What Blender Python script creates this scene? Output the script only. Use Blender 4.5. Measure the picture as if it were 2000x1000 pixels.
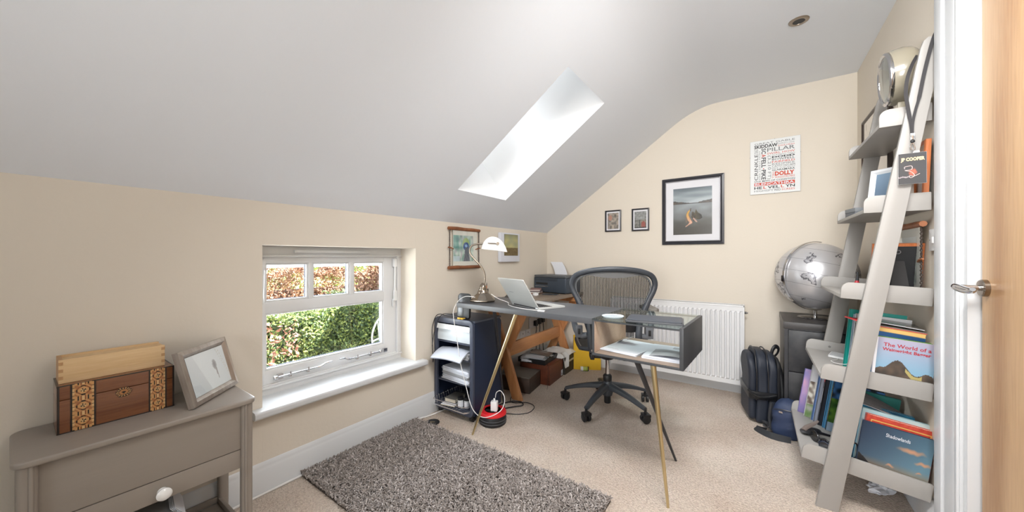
import bpy, bmesh, math, random
from mathutils import Vector, Matrix, noise
from math import sin, cos, pi, radians as R, sqrt, atan2
random.seed(7)
for o in list(bpy.data.objects): bpy.data.objects.remove(o)
SC = bpy.context.scene
COL = SC.collection

# ------------------------------------------------------------------ camera
YAW = math.atan(478/685.)
cd = bpy.data.cameras.new('camera'); cam = bpy.data.objects.new('camera', cd); COL.objects.link(cam)
cam.location = (0, 0, 1.1); cam.rotation_euler = (pi/2, 0, YAW)
cd.sensor_width = 36; cd.lens = 36*685/2000.; cd.shift_y = 1/2000.; cd.clip_start = .02; cd.clip_end = 200
SC.camera = cam

# ------------------------------------------------------------------ light
vs = SC.view_settings
vs.view_transform = 'Standard'; vs.look = 'None'; vs.exposure = 0.08; vs.gamma = 1; vs.use_curve_mapping = False
W = bpy.data.worlds.new('sky'); SC.world = W; W.use_nodes = True
bg = W.node_tree.nodes['Background']; bg.inputs[0].default_value = (.80, .90, 1, 1); bg.inputs[1].default_value = 2.7

def lamp(name, kind, loc, aim, energy, color=(1, 1, 1), size=None, sy=None):
    l = bpy.data.lights.new(name, kind); o = bpy.data.objects.new(name, l); COL.objects.link(o)
    o.location = loc; l.energy = energy; l.color = color
    d = Vector(aim)-Vector(loc); o.rotation_euler = d.to_track_quat('-Z', 'Y').to_euler()
    if kind == 'AREA':
        l.shape = 'RECTANGLE'; l.size = size; l.size_y = sy or size
    return o
sun = lamp('sun', 'SUN', (.9, 1, 1.3), (0, 0, 0), 28.0, (1, .95, .86)); sun.data.angle = R(1)
lamp('daylight_window', 'AREA', (-2.35, 1.12, .9), (0, 1.6, .8), 32, (.86, .93, 1), .85, .7)
o = lamp('rear_fill', 'AREA', (.05, -2.24, 1.4), (-.25, 3.3, 2.2), 20, (1, .985, .97), .8, 1.3); o.data.spread = R(85)  # added fill from behind the camera, at the made-up rear opening
o = lamp('overhead_fill', 'AREA', (.08, 1.0, 2.37), (-.2, 2.5, .4), 57, (1, .985, .97), .8, .9); o.data.spread = R(140)  # unseen fill under the ceiling, added to brighten floor and walls
o = lamp('daylight_skylight', 'SPOT', (-1.60, 1.97, 2.42), (-.55, 2.15, .7), 75, (.9, .95, 1)); o.data.spot_size = R(48); o.data.spot_blend = .8; o.data.shadow_soft_size = .22

# ------------------------------------------------------------------ materials
def lin(c):
    if max(c) > 1.0001: c = [v/255. for v in c]
    return tuple((v/12.92 if v <= .04045 else ((v+.055)/1.055)**2.4) for v in c[:3])+(1,)
MC = {}
def mat(name, col, rough=.5, metal=0, nz=None, bump=None, spec=.5, col2=None, stretch=(1, 1, 1), trans=0, emis=None, coat=0, detail=4, gen=False, sss=0):
    """nz=(scale,contrast 0..1) mixes towards col2; bump=(scale,distance)"""
    if name in MC: return MC[name]
    m = bpy.data.materials.new(name); m.use_nodes = True; nt = m.node_tree; b = nt.nodes['Principled BSDF']
    b.inputs['Base Color'].default_value = lin(col); b.inputs['Roughness'].default_value = rough
    b.inputs['Metallic'].default_value = metal; b.inputs['Specular IOR Level'].default_value = spec
    b.inputs['Transmission Weight'].default_value = trans; b.inputs['Coat Weight'].default_value = coat
    if emis: b.inputs['Emission Color'].default_value = lin(col); b.inputs['Emission Strength'].default_value = emis
    if nz or bump:
        tc = nt.nodes.new('ShaderNodeTexCoord'); mp = nt.nodes.new('ShaderNodeMapping'); mp.inputs['Scale'].default_value = stretch
        nt.links.new(tc.outputs['Object'], mp.inputs['Vector'])
    if nz:
        n = nt.nodes.new('ShaderNodeTexNoise'); n.inputs['Scale'].default_value = nz[0]; n.inputs['Detail'].default_value = detail
        nt.links.new(mp.outputs[0], n.inputs['Vector'])
        r = nt.nodes.new('ShaderNodeValToRGB'); r.color_ramp.elements[0].position = .5-nz[1]/2; r.color_ramp.elements[1].position = .5+nz[1]/2
        r.color_ramp.elements[0].color = lin(col); r.color_ramp.elements[1].color = lin(col2 or [v*.8 for v in col])
        nt.links.new(n.outputs['Fac'], r.inputs[0]); nt.links.new(r.outputs[0], b.inputs['Base Color'])
    if bump:
        n2 = nt.nodes.new('ShaderNodeTexNoise'); n2.inputs['Scale'].default_value = bump[0]; n2.inputs['Detail'].default_value = 3
        nt.links.new(mp.outputs[0], n2.inputs['Vector'])
        bp = nt.nodes.new('ShaderNodeBump'); bp.inputs['Distance'].default_value = bump[1]; bp.inputs['Strength'].default_value = 1
        nt.links.new(n2.outputs['Fac'], bp.inputs['Height']); nt.links.new(bp.outputs[0], b.inputs['Normal'])
    MC[name] = m; return m

def wood(name, c1, c2, axis='Y', scale=14, rough=.45, ring=False, coat=0):
    if name in MC: return MC[name]
    m = bpy.data.materials.new(name); m.use_nodes = True; nt = m.node_tree; b = nt.nodes['Principled BSDF']
    tc = nt.nodes.new('ShaderNodeTexCoord'); mp = nt.nodes.new('ShaderNodeMapping')
    mp.inputs['Scale'].default_value = {'X': (.07, 1, 1), 'Y': (1, .07, 1), 'Z': (1, 1, .07)}[axis]
    nt.links.new(tc.outputs['Object'], mp.inputs[0])
    n = nt.nodes.new('ShaderNodeTexNoise'); n.inputs['Scale'].default_value = scale; n.inputs['Detail'].default_value = 6; n.inputs['Distortion'].default_value = .6
    nt.links.new(mp.outputs[0], n.inputs['Vector'])
    n2 = nt.nodes.new('ShaderNodeTexNoise'); n2.inputs['Scale'].default_value = scale*12; n2.inputs['Detail'].default_value = 2
    nt.links.new(mp.outputs[0], n2.inputs['Vector'])
    ma = nt.nodes.new('ShaderNodeMath'); ma.operation = 'MULTIPLY_ADD'; ma.inputs[1].default_value = .35
    nt.links.new(n2.outputs['Fac'], ma.inputs[0])
    src = n.outputs['Fac']
    if ring:
        w = nt.nodes.new('ShaderNodeTexWave'); w.inputs['Scale'].default_value = scale*.22; w.inputs['Distortion'].default_value = 5; w.inputs['Detail'].default_value = 2; w.inputs['Detail Scale'].default_value = .8
        w.bands_direction = 'DIAGONAL'; nt.links.new(mp.outputs[0], w.inputs['Vector'])
        mx = nt.nodes.new('ShaderNodeMath'); mx.operation = 'MULTIPLY_ADD'; mx.inputs[1].default_value = .35
        nt.links.new(w.outputs['Fac'], mx.inputs[0]); sb = nt.nodes.new('ShaderNodeMath'); sb.operation = 'MULTIPLY'; sb.inputs[1].default_value = .65
        nt.links.new(n.outputs['Fac'], sb.inputs[0]); nt.links.new(sb.outputs[0], mx.inputs[2]); src = mx.outputs[0]
    nt.links.new(src, ma.inputs[2])
    r = nt.nodes.new('ShaderNodeValToRGB'); r.color_ramp.elements[0].position = .45; r.color_ramp.elements[1].position = .9
    r.color_ramp.elements[0].color = lin(c1); r.color_ramp.elements[1].color = lin(c2)
    nt.links.new(ma.outputs[0], r.inputs[0]); nt.links.new(r.outputs[0], b.inputs['Base Color'])
    b.inputs['Roughness'].default_value = rough; b.inputs['Coat Weight'].default_value = coat
    bp = nt.nodes.new('ShaderNodeBump'); bp.inputs['Distance'].default_value = .0006; nt.links.new(n2.outputs['Fac'], bp.inputs['Height']); nt.links.new(bp.outputs[0], b.inputs['Normal'])
    MC[name] = m; return m

def glazing(name='glazing', tint=(1, 1, 1), refl=1.0, rough=0.0):
    if name in MC: return MC[name]
    m = bpy.data.materials.new(name); m.use_nodes = True; nt = m.node_tree; nt.nodes.clear()
    o = nt.nodes.new('ShaderNodeOutputMaterial'); mx = nt.nodes.new('ShaderNodeMixShader'); t = nt.nodes.new('ShaderNodeBsdfTransparent')
    g = nt.nodes.new('ShaderNodeBsdfGlossy'); g.inputs['Roughness'].default_value = rough; g.inputs['Color'].default_value = (refl, refl, refl, 1); t.inputs[0].default_value = tint+(1,)
    lw = nt.nodes.new('ShaderNodeLayerWeight'); lw.inputs[0].default_value = .5
    pw = nt.nodes.new('ShaderNodeMath'); pw.operation = 'POWER'; pw.inputs[1].default_value = 5; nt.links.new(lw.outputs['Facing'], pw.inputs[0])
    f = nt.nodes.new('ShaderNodeMath'); f.operation = 'MULTIPLY_ADD'; f.inputs[1].default_value = .7; f.inputs[2].default_value = .03; nt.links.new(pw.outputs[0], f.inputs[0])
    nt.links.new(f.outputs[0], mx.inputs[0]); nt.links.new(t.outputs[0], mx.inputs[1]); nt.links.new(g.outputs[0], mx.inputs[2]); nt.links.new(mx.outputs[0], o.inputs[0])
    MC[name] = m; return m

def printmat(rough=.5):
    n = 'print_%d' % int(rough*100)
    if n in MC: return MC[n]
    m = bpy.data.materials.new(n); m.use_nodes = True; nt = m.node_tree; b = nt.nodes['Principled BSDF']
    a = nt.nodes.new('ShaderNodeVertexColor'); a.layer_name = 'ink'; nt.links.new(a.outputs[0], b.inputs['Base Color']); b.inputs['Roughness'].default_value = rough
    MC[n] = m; return m

# ------------------------------------------------------------------ mesh tools
I4 = Matrix.Identity(4)
def TR(x=0, y=0, z=0, rx=0, ry=0, rz=0): return Matrix.Translation((x, y, z)) @ Matrix.Rotation(R(rz), 4, 'Z') @ Matrix.Rotation(R(ry), 4, 'Y') @ Matrix.Rotation(R(rx), 4, 'X')
class MB:
    def __init__(s, M=None): s.v = []; s.f = []; s.M = M or I4.copy()
    def add(s, vs, fs, M=None):
        k = len(s.v); T = s.M @ M if M is not None else s.M
        s.v += [tuple(T @ Vector(p)) for p in vs]; s.f += [tuple(i+k for i in f) for f in fs]; return s
    def box(s, x0, x1, y0, y1, z0, z1, M=None):
        s.k = getattr(s, 'k', 0)+1; e = (s.k % 7)*2.5e-5; x0 += e; x1 -= e; y0 += e; y1 -= e; z0 += e; z1 -= e
        return s.add([(x0, y0, z0), (x1, y0, z0), (x1, y1, z0), (x0, y1, z0), (x0, y0, z1), (x1, y0, z1), (x1, y1, z1), (x0, y1, z1)],
                     [(0, 3, 2, 1), (4, 5, 6, 7), (0, 1, 5, 4), (1, 2, 6, 5), (2, 3, 7, 6), (3, 0, 4, 7)], M)
    def prism(s, poly, h0, h1, ax='z', M=None):
        n = len(poly)
        def P(a, b, h): return {'z': (a, b, h), 'y': (a, h, b), 'x': (h, a, b)}[ax]
        vs = [P(a, b, h0) for a, b in poly]+[P(a, b, h1) for a, b in poly]
        return s.add(vs, [tuple(range(n))[::-1], tuple(range(n, 2*n))]+[(i, (i+1) % n, n+(i+1) % n, n+i) for i in range(n)], M)
    def lathe(s, pr, n=24, M=None, ax='z'):
        vs = []; fs = []; rows = []
        for r, z in pr:
            if r < 1e-6: rows.append([len(vs)]*n); vs.append((0, 0, z)); continue
            rows.append(list(range(len(vs), len(vs)+n)))
            for i in range(n):
                a = 2*pi*i/n; vs.append((r*cos(a), r*sin(a), z))
        for p, q in zip(rows, rows[1:]):
            for i in range(n):
                k = (i+1) % n; f = []
                for w in (p[i], p[k], q[k], q[i]):
                    if w not in f: f.append(w)
                if len(f) > 2: fs.append(tuple(f))
        if rows[0][0] != rows[0][-1]: fs.append(tuple(rows[0])[::-1])
        if rows[-1][0] != rows[-1][-1]: fs.append(tuple(rows[-1]))
        T = {'z': I4, 'x': Matrix.Rotation(pi/2, 4, 'Y'), 'y': Matrix.Rotation(-pi/2, 4, 'X')}[ax]
        return s.add(vs, fs, (M or I4) @ T)
    def cyl(s, r, z0, z1, n=20, M=None, ax='z'): return s.lathe([(r, z0), (r, z1)], n, M, ax)
    def tube(s, pts, r, n=8, M=None, flat=1.0, closed=False, smooth=0):
        pts = [Vector(p) for p in pts]
        if smooth: pts = crv(pts, smooth)
        rs = r if isinstance(r, (list, tuple)) else [r]*len(pts)
        if len(rs) != len(pts):
            m = len(pts); k = len(rs); rs = [rs[min(k-2, int(i*(k-1)/(m-1)))]+(rs[min(k-1, int(i*(k-1)/(m-1))+1)]-rs[min(k-2, int(i*(k-1)/(m-1)))])*((i*(k-1)/(m-1))-min(k-2, int(i*(k-1)/(m-1)))) for i in range(m)]
        vs = []; N = len(pts); up = None
        for i, p in enumerate(pts):
            if closed: t = (pts[(i+1) % N]-pts[i-1]).normalized()
            else: t = (pts[min(i+1, N-1)]-pts[max(i-1, 0)]).normalized()
            if up is None:
                up = Vector((0, 0, 1)) if abs(t.z) < .9 else Vector((0, 1, 0))
            a = t.cross(up).normalized(); up = a.cross(t).normalized()
            for j in range(n):
                q = 2*pi*j/n; vs.append(tuple(p+(a*cos(q)+up*sin(q)*flat)*rs[i]))
        fs = []
        for i in range(N if closed else N-1):
            i2 = (i+1) % N
            for j in range(n): fs.append((i*n+j, i2*n+j, i2*n+(j+1) % n, i*n+(j+1) % n))
        if not closed: fs += [tuple(range(n)), tuple(range((N-1)*n, N*n))[::-1]]
        return s.add(vs, fs, M)
    def sheet(s, grid, th=.0006, M=None):
        """grid[i][j] points -> thin solid sheet"""
        a = len(grid); b = len(grid[0]); top = []; bot = []
        for i in range(a):
            for j in range(b):
                p = Vector(grid[i][j]); u = Vector(grid[min(i+1, a-1)][j])-Vector(grid[max(i-1, 0)][j]); w = Vector(grid[i][min(j+1, b-1)])-Vector(grid[i][max(j-1, 0)])
                n = u.cross(w); n = n.normalized() if n.length > 1e-9 else Vector((0, 0, 1)); top.append(tuple(p+n*th/2)); bot.append(tuple(p-n*th/2))
        fs = []; K = a*b
        for i in range(a-1):
            for j in range(b-1):
                q = (i*b+j, i*b+j+1, (i+1)*b+j+1, (i+1)*b+j); fs.append(q[::-1]); fs.append(tuple(x+K for x in q))
        per = [(0, j) for j in range(b)]+[(i, b-1) for i in range(1, a)]+[(a-1, j) for j in range(b-2, -1, -1)]+[(i, 0) for i in range(a-2, 0, -1)]
        per = [i*b+j for i, j in per]
        for k in range(len(per)):
            p, q = per[k], per[(k+1) % len(per)]; fs.append((p, q, q+K, p+K))
        return s.add(top+bot, fs, M)
    def ball(s, r, M=None, n=16, m=10, sc=(1, 1, 1)):
        pr = [(r*sin(pi*i/m), -r*cos(pi*i/m)) for i in range(m+1)]; pr[0] = (0, -r); pr[-1] = (0, r)
        return s.lathe(pr, n, (M or I4) @ Matrix.Diagonal((sc[0], sc[1], sc[2], 1)))

def crv(pts, k=6):
    pts = [Vector(p) for p in pts]; out = []
    for i in range(len(pts)-1):
        p0 = pts[max(i-1, 0)]; p1 = pts[i]; p2 = pts[i+1]; p3 = pts[min(i+2, len(pts)-1)]
        for j in range(k):
            t = j/k; out.append(.5*((2*p1)+(p2-p0)*t+(2*p0-5*p1+4*p2-p3)*t*t+(3*p1-p0-3*p2+p3)*t**3))
    out.append(pts[-1]); return out
def rrect(x0, x1, y0, y1, r, n=4):
    rs = r if isinstance(r, (list, tuple)) else [r]*4; out = []
    for (cx, cy, a0, q) in ((x1-rs[0], y1-rs[0], 0, rs[0]), (x0+rs[1], y1-rs[1], 90, rs[1]), (x0+rs[2], y0+rs[2], 180, rs[2]), (x1-rs[3], y0+rs[3], 270, rs[3])):
        for i in range(n+1):
            a = R(a0+90*i/n); out.append((cx+q*cos(a), cy+q*sin(a)))
            if q < 1e-6: break
    return out

def ob(name, mb, m, parent=None, smooth=False, bevel=0, seg=2, ang=40):
    me = bpy.data.meshes.new(name); me.from_pydata(mb.v, [], mb.f); me.materials.append(m)
    bm = bmesh.new(); bm.from_mesh(me); bmesh.ops.recalc_face_normals(bm, faces=bm.faces)
    if bevel:
        ed = [e for e in bm.edges if len(e.link_faces) == 2 and e.calc_face_angle(0) > R(ang)]
        bmesh.ops.bevel(bm, geom=ed, offset=bevel, segments=seg, profile=.6, affect='EDGES', clamp_overlap=True)
    bm.to_mesh(me); bm.free()
    if smooth or bevel:
        for p in me.polygons: p.use_smooth = True
        try: me.set_sharp_from_angle(angle=R(ang))
        except Exception: pass
    o = bpy.data.objects.new(name, me); COL.objects.link(o)
    if parent: o.parent = parent
    return o
def tag(o, label=None, cat=None, group=None, kind=None):
    if label: o['label'] = label
    if cat: o['category'] = cat
    if group: o['group'] = group
    if kind: o['kind'] = kind
    return o
def thing(name, label, cat, loc=(0, 0, 0), rz=0, group=None, M=None):
    o = bpy.data.objects.new(name, None); COL.objects.link(o); o.empty_display_size = .05
    if M is not None: o.matrix_world = M
    else: o.location = loc; o.rotation_euler = (0, 0, R(rz))
    return tag(o, label, cat, group)
def struct(name, mb, m, parent=None, **k): return tag(ob(name, mb, m, parent, **k), kind='structure') if parent is None else ob(name, mb, m, parent, **k)
def place(o, loc=None, rz=0, M=None):
    if M is not None: o.matrix_world = M
    else: o.location = loc; o.rotation_euler = (0, 0, R(rz))
    return o
def copy_tree(o, parent=None):
    c = o.copy(); COL.objects.link(c); c.parent = parent
    for ch in list(o.children): copy_tree(ch, c)
    return c

def pic(name, w, h, nx, ny, fn, parent, M=None, rough=.5):
    """flat print facing local -Y, origin bottom left; fn(u,v from top)->srgb 0..1"""
    me = bpy.data.meshes.new(name); M = M or I4
    vs = [tuple(M @ Vector((w*i/nx, 0, h*j/ny))) for j in range(ny+1) for i in range(nx+1)]
    fs = [(j*(nx+1)+i, j*(nx+1)+i+1, (j+1)*(nx+1)+i+1, (j+1)*(nx+1)+i) for j in range(ny) for i in range(nx)]
    me.from_pydata(vs, [], fs); at = me.color_attributes.new('ink', 'FLOAT_COLOR', 'CORNER'); data = []
    for j in range(ny):
        for i in range(nx):
            c = lin([max(0, min(1, q)) for q in fn((i+.5)/nx, 1-(j+.5)/ny)]); data += list(c)*4
    at.data.foreach_set('color', data); me.materials.append(printmat(rough))
    o = bpy.data.objects.new(name, me); COL.objects.link(o)
    if parent: o.parent = parent
    return o

def text(s, x0, x1, z0, z1, m, parent, name='lettering', M=None, bold=0, rot=0, y=-.0006, shear=0):
    """flat lettering in local XZ facing -Y; rot 90 = reads upward, -90 = reads downward. several strings allowed"""
    mb = s if isinstance(s, MB) else MB()
    if not isinstance(s, MB): textmb(mb, s, x0, x1, z0, z1, bold, rot, y, shear)
    if M is not None: mb.v = [tuple(M @ Vector(p)) for p in mb.v]
    me = bpy.data.meshes.new(name); me.from_pydata(mb.v, [], mb.f); me.materials.append(m)
    o = bpy.data.objects.new(name, me); COL.objects.link(o)
    if parent: o.parent = parent
    return o
def textmb(mb, s, x0, x1, z0, z1, bold=0, rot=0, y=-.0006, shear=0):
    cu = bpy.data.curves.new('t', 'FONT'); cu.body = s; cu.size = 1; cu.offset = bold; cu.shear = shear; cu.resolution_u = 2
    t = bpy.data.objects.new('t', cu); COL.objects.link(t)
    dg = bpy.context.evaluated_depsgraph_get(); me = bpy.data.meshes.new_from_object(t.evaluated_get(dg))
    P = [v.co.copy() for v in me.vertices]; F = [tuple(p.vertices) for p in me.polygons]
    bpy.data.objects.remove(t); bpy.data.curves.remove(cu); bpy.data.meshes.remove(me)
    if not P: return
    if rot == 90: P = [Vector((-p.y, p.x, 0)) for p in P]
    if rot == -90: P = [Vector((p.y, -p.x, 0)) for p in P]
    a0 = min(p.x for p in P); a1 = max(p.x for p in P); b0 = min(p.y for p in P); b1 = max(p.y for p in P)
    k = len(mb.v)
    mb.v += [(x0+(p.x-a0)/(a1-a0)*(x1-x0), y, z0+(p.y-b0)/(b1-b0)*(z1-z0)) for p in P]; mb.f += [tuple(i+k for i in f) for f in F]

def nz(x, y, z=0.0): return noise.noise(Vector((x, y, z)))
def mix(a, b, t): t = max(0, min(1, t)); return tuple(p+(q-p)*t for p, q in zip(a, b))
def C(*c): return tuple(v/255. for v in c)

# materials
WALL = mat('cream_wall_paint', (221, 212, 198), .85, bump=(60, .0006))
CEIL = mat('white_ceiling_paint', (234, 239, 246), .9, bump=(50, .0004))
GLOSSW = mat('white_gloss_paint', (210, 212, 214), .35)
UPVC = mat('white_window_paint', (220, 221, 222), .3)
GLASS = glazing()
GREYP = mat('taupe_furniture_paint', (150, 141, 132), .45, nz=(9, .5), col2=(140, 131, 122), bump=(120, .0003), stretch=(1, .12, 1))
SHELFP = mat('pale_taupe_shelf_paint', (154, 151, 147), .45)
CHROME = mat('chrome', (200, 200, 202), .12, 1)
BRUSH = mat('brushed_nickel', (150, 140, 128), .25, 1)
GOLD = mat('brass', (206, 188, 146), .3, 1)
BLACKM = mat('black_metal', (38, 39, 43), .4)
BLACKP = mat('black_plastic', (26, 27, 30), .45)
DARKG = mat('dark_grey_plastic', (72, 74, 78), .45)
NAVY = mat('navy_blue_board', (34, 44, 66), .35)
PAPER = mat('white_paper', (226, 229, 236), .7)
PAPERG = mat('grey_paper', (178, 180, 184), .7)
WHITEP = mat('white_plastic', (232, 232, 232), .4)
SLATE = mat('slate_grey_laminate', (84, 86, 90), .42, nz=(6, .6), col2=(74, 76, 80))
OAK = wood('oak_door_veneer', (214, 178, 136), (176, 134, 94), 'Z', 9, .5, ring=True)
PINE = wood('pale_pine', (226, 196, 152), (202, 164, 116), 'Y', 16, .5)
ORANGEW = wood('orange_varnished_pine', (204, 148, 100), (168, 112, 70), 'Z', 10, .4)
ORANGEWY = wood('orange_varnished_pine_rail', (208, 154, 106), (172, 116, 74), 'Y', 10, .4)
WALNUT = wood('walnut_veneer', (138, 88, 56), (92, 52, 32), 'Y', 12, .25, coat=.4)
RBROWN = wood('red_brown_stained_wood', (122, 66, 44), (88, 44, 30), 'Y', 12, .35)
GREYW = wood('weathered_worktop', (150, 134, 118), (110, 98, 88), 'Y', 10, .4)
BEIGEW = wood('pale_oak_lining', (196, 170, 148), (160, 132, 112), 'X', 12, .5, ring=True)
BRANCH = wood('branch_wood', (158, 98, 60), (112, 66, 40), 'Y', 14, .6)
ROPE = mat('dark_twisted_rope', (58, 48, 42), .8)
INK = mat('black_ink', (38, 38, 40), .6); RED = mat('red_ink', (200, 70, 44), .6); GREYI = mat('grey_ink', (120, 122, 124), .6)

# ================================================================== ROOM
YB, XC, XA, YF = 3.38, .575, -1.89, -2.3
# ceiling profile: steep slope, soft bend, flat
m_s = .705
prof = [(-2.35, 1.357-.46*m_s), (XA, 1.357)]
sk = [(-1.625, 1.357+.265*m_s), (-.822, 1.357+1.068*m_s)]
prof += sk
x1, z1 = -.62, 1.357+1.27*m_s; x2, z2 = -.25, 2.385
cx, cz = -.432, 2.385
for i in range(9):
    t = i/8; prof.append(((1-t)**2*x1+2*t*(1-t)*cx+t*t*x2, (1-t)**2*z1+2*t*(1-t)*cz+t*t*z2))
prof.append((.95, 2.385))
ycut = [YF-.1, 1.70, 2.24, YB+.1]
mb = MB()
vs = [(x, y, z) for y in ycut for x, z in prof]; n = len(prof); fs = []
for j in range(3):
    for i in range(n-1):
        if j == 1 and i == 2: continue
        fs.append((j*n+i, j*n+i+1, (j+1)*n+i+1, (j+1)*n+i))
mb.add(vs, fs)
ceil = struct('ceiling', mb, CEIL, smooth=True, ang=25)
# deep skylight shaft
nx_, nz_ = -.5762, .8173; DEP = .95
mb = MB()
(ax, az), (bx, bz) = sk
P0 = [(ax, 1.70, az), (bx, 1.70, bz), (bx, 2.24, bz), (ax, 2.24, az)]
P1 = [(x+nx_*DEP, y, z+nz_*DEP) for x, y, z in P0]
mb.add(P0+P1, [(i, (i+1) % 4, 4+(i+1) % 4, 4+i) for i in range(4)])
ob('skylight_shaft', mb, mat('white_shaft_paint', (240, 240, 240), .8), ceil)
# roof above
mb = MB(); up = []
for x, z in prof[:5]: up.append((x+nx_*DEP, z+nz_*DEP))
up.append((-.4, 3.2)); up.append((1.3, 3.2))
n = len(up); vs = [(x, y, z) for y in (YF-.6, 1.70, 2.24, YB+.5) for x, z in up]; fs = []
for j in range(3):
    for i in range(n-1):
        if j == 1 and i == 2: continue
        fs.append((j*n+i, j*n+i+1, (j+1)*n+i+1, (j+1)*n+i))
mb.add(vs, fs); struct('trim_9', mb, mat('roof_slate', (70, 72, 78), .8))
W2 = tag(thing('window_2', 'shaft skylight in the sloped ceiling', None), kind='structure')
L = sqrt((bx-ax)**2+(bz-az)**2)
Ms = Matrix(((.8173, 0, nx_, ax+nx_*DEP), (0, 1, 0, 1.70), (.5762, 0, nz_, az+nz_*DEP), (0, 0, 0, 1)))
mb = MB(Ms)
for b in ((0, L, -.0, .05), (0, L, .49, .54), (0, .05, 0, .54), (L-.05, L, 0, .54)): mb.box(b[0], b[1], b[2], b[3], 0, .04)
ob('frame', mb, UPVC, W2); mb = MB(Ms); mb.box(.04, L-.04, .04, .50, .015, .02); ob('pane', mb, GLASS, W2)

# floor: looped carpet
fm = bpy.data.materials.new('beige_loop_carpet'); fm.use_nodes = True; nt = fm.node_tree; b = nt.nodes['Principled BSDF']
tc = nt.nodes.new('ShaderNodeTexCoord'); vo = nt.nodes.new('ShaderNodeTexVoronoi'); vo.inputs['Scale'].default_value = 170
nt.links.new(tc.outputs['Object'], vo.inputs['Vector'])
n1 = nt.nodes.new('ShaderNodeTexNoise'); n1.inputs['Scale'].default_value = 3.2; n1.inputs['Detail'].default_value = 6; nt.links.new(tc.outputs['Object'], n1.inputs['Vector'])
r = nt.nodes.new('ShaderNodeValToRGB'); r.color_ramp.elements[0].position = .35; r.color_ramp.elements[1].position = .65
r.color_ramp.elements[0].color = lin((214, 198, 184)); r.color_ramp.elements[1].color = lin((224, 212, 200)); nt.links.new(n1.outputs['Fac'], r.inputs[0])
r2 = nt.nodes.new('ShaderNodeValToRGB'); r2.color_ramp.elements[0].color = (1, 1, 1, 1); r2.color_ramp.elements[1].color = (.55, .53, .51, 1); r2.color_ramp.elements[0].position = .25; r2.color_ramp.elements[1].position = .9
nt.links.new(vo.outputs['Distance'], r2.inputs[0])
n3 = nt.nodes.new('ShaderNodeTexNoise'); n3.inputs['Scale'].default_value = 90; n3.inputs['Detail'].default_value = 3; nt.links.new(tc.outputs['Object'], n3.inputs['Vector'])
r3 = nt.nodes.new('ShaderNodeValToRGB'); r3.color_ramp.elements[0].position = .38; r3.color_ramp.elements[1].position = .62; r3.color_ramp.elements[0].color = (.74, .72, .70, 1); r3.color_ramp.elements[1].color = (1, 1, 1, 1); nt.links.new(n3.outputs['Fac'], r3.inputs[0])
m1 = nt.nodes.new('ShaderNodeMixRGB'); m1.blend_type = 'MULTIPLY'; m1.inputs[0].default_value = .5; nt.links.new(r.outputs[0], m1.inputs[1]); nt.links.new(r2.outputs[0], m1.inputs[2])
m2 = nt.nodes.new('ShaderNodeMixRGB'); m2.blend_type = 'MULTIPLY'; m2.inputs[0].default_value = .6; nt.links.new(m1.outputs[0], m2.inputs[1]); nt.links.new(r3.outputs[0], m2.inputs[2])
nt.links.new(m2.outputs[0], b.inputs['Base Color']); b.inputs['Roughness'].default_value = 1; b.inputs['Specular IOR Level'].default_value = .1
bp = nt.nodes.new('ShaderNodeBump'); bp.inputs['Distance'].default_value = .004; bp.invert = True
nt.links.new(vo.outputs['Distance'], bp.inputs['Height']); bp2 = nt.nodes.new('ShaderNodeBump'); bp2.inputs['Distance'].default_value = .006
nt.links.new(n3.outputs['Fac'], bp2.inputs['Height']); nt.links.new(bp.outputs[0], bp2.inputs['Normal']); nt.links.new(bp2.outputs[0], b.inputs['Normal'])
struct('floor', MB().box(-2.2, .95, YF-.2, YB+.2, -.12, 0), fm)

# walls
wy0, wy1, wz0, wz1 = .675, 1.571, .36, 1.155
mb = MB(); mb.box(-2.2, XA, YF-.1, wy0, 0, 1.37); mb.box(-2.2, XA, wy1, YB+.1, 0, 1.37); mb.box(-2.2, XA, wy0, wy1, 0, wz0); mb.box(-2.2, XA, wy0, wy1, wz1, 1.37)
struct('wall_left', mb, WALL)
struct('wall_back', MB().box(-2.3, .95, YB, YB+.12, 0, 3.2), WALL)
dy0, dy1, dz1 = .98, 1.835, 2.0
mb = MB(); mb.box(XC, XC+.12, dy1, YB+.1, 0, 2.7); mb.box(XC, XC+.12, YF-.1, dy0, 0, 2.7); mb.box(XC, XC+.12, dy0, dy1, dz1, 2.7)
struct('wall_right', mb, WALL)
mb = MB(); mb.box(-2.3, -.46, YF-.12, YF, 0, 2.9); mb.box(.46, .95, YF-.12, YF, 0, 2.9); mb.box(-.46, .46, YF-.12, YF, 0, .62); mb.box(-.46, .46, YF-.12, YF, 2.08, 2.9)
struct('wall_front', mb, WALL)
W3 = tag(thing('added_rear_window', 'added unseen window behind the viewer, letting fill light in', None), kind='structure')  # opening added out of view so the front wall lets light in
mb = MB()
for a in (-.46, .40): mb.box(a, a+.06, YF-.09, YF-.03, .62, 2.08)
mb.box(-.46, .46, YF-.09, YF-.03, .62, .68); mb.box(-.46, .46, YF-.09, YF-.03, 2.02, 2.08)
ob('frame', mb, UPVC, W3); ob('pane', MB().box(-.42, .42, YF-.065, YF-.06, .66, 2.04), GLASS, W3)

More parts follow.
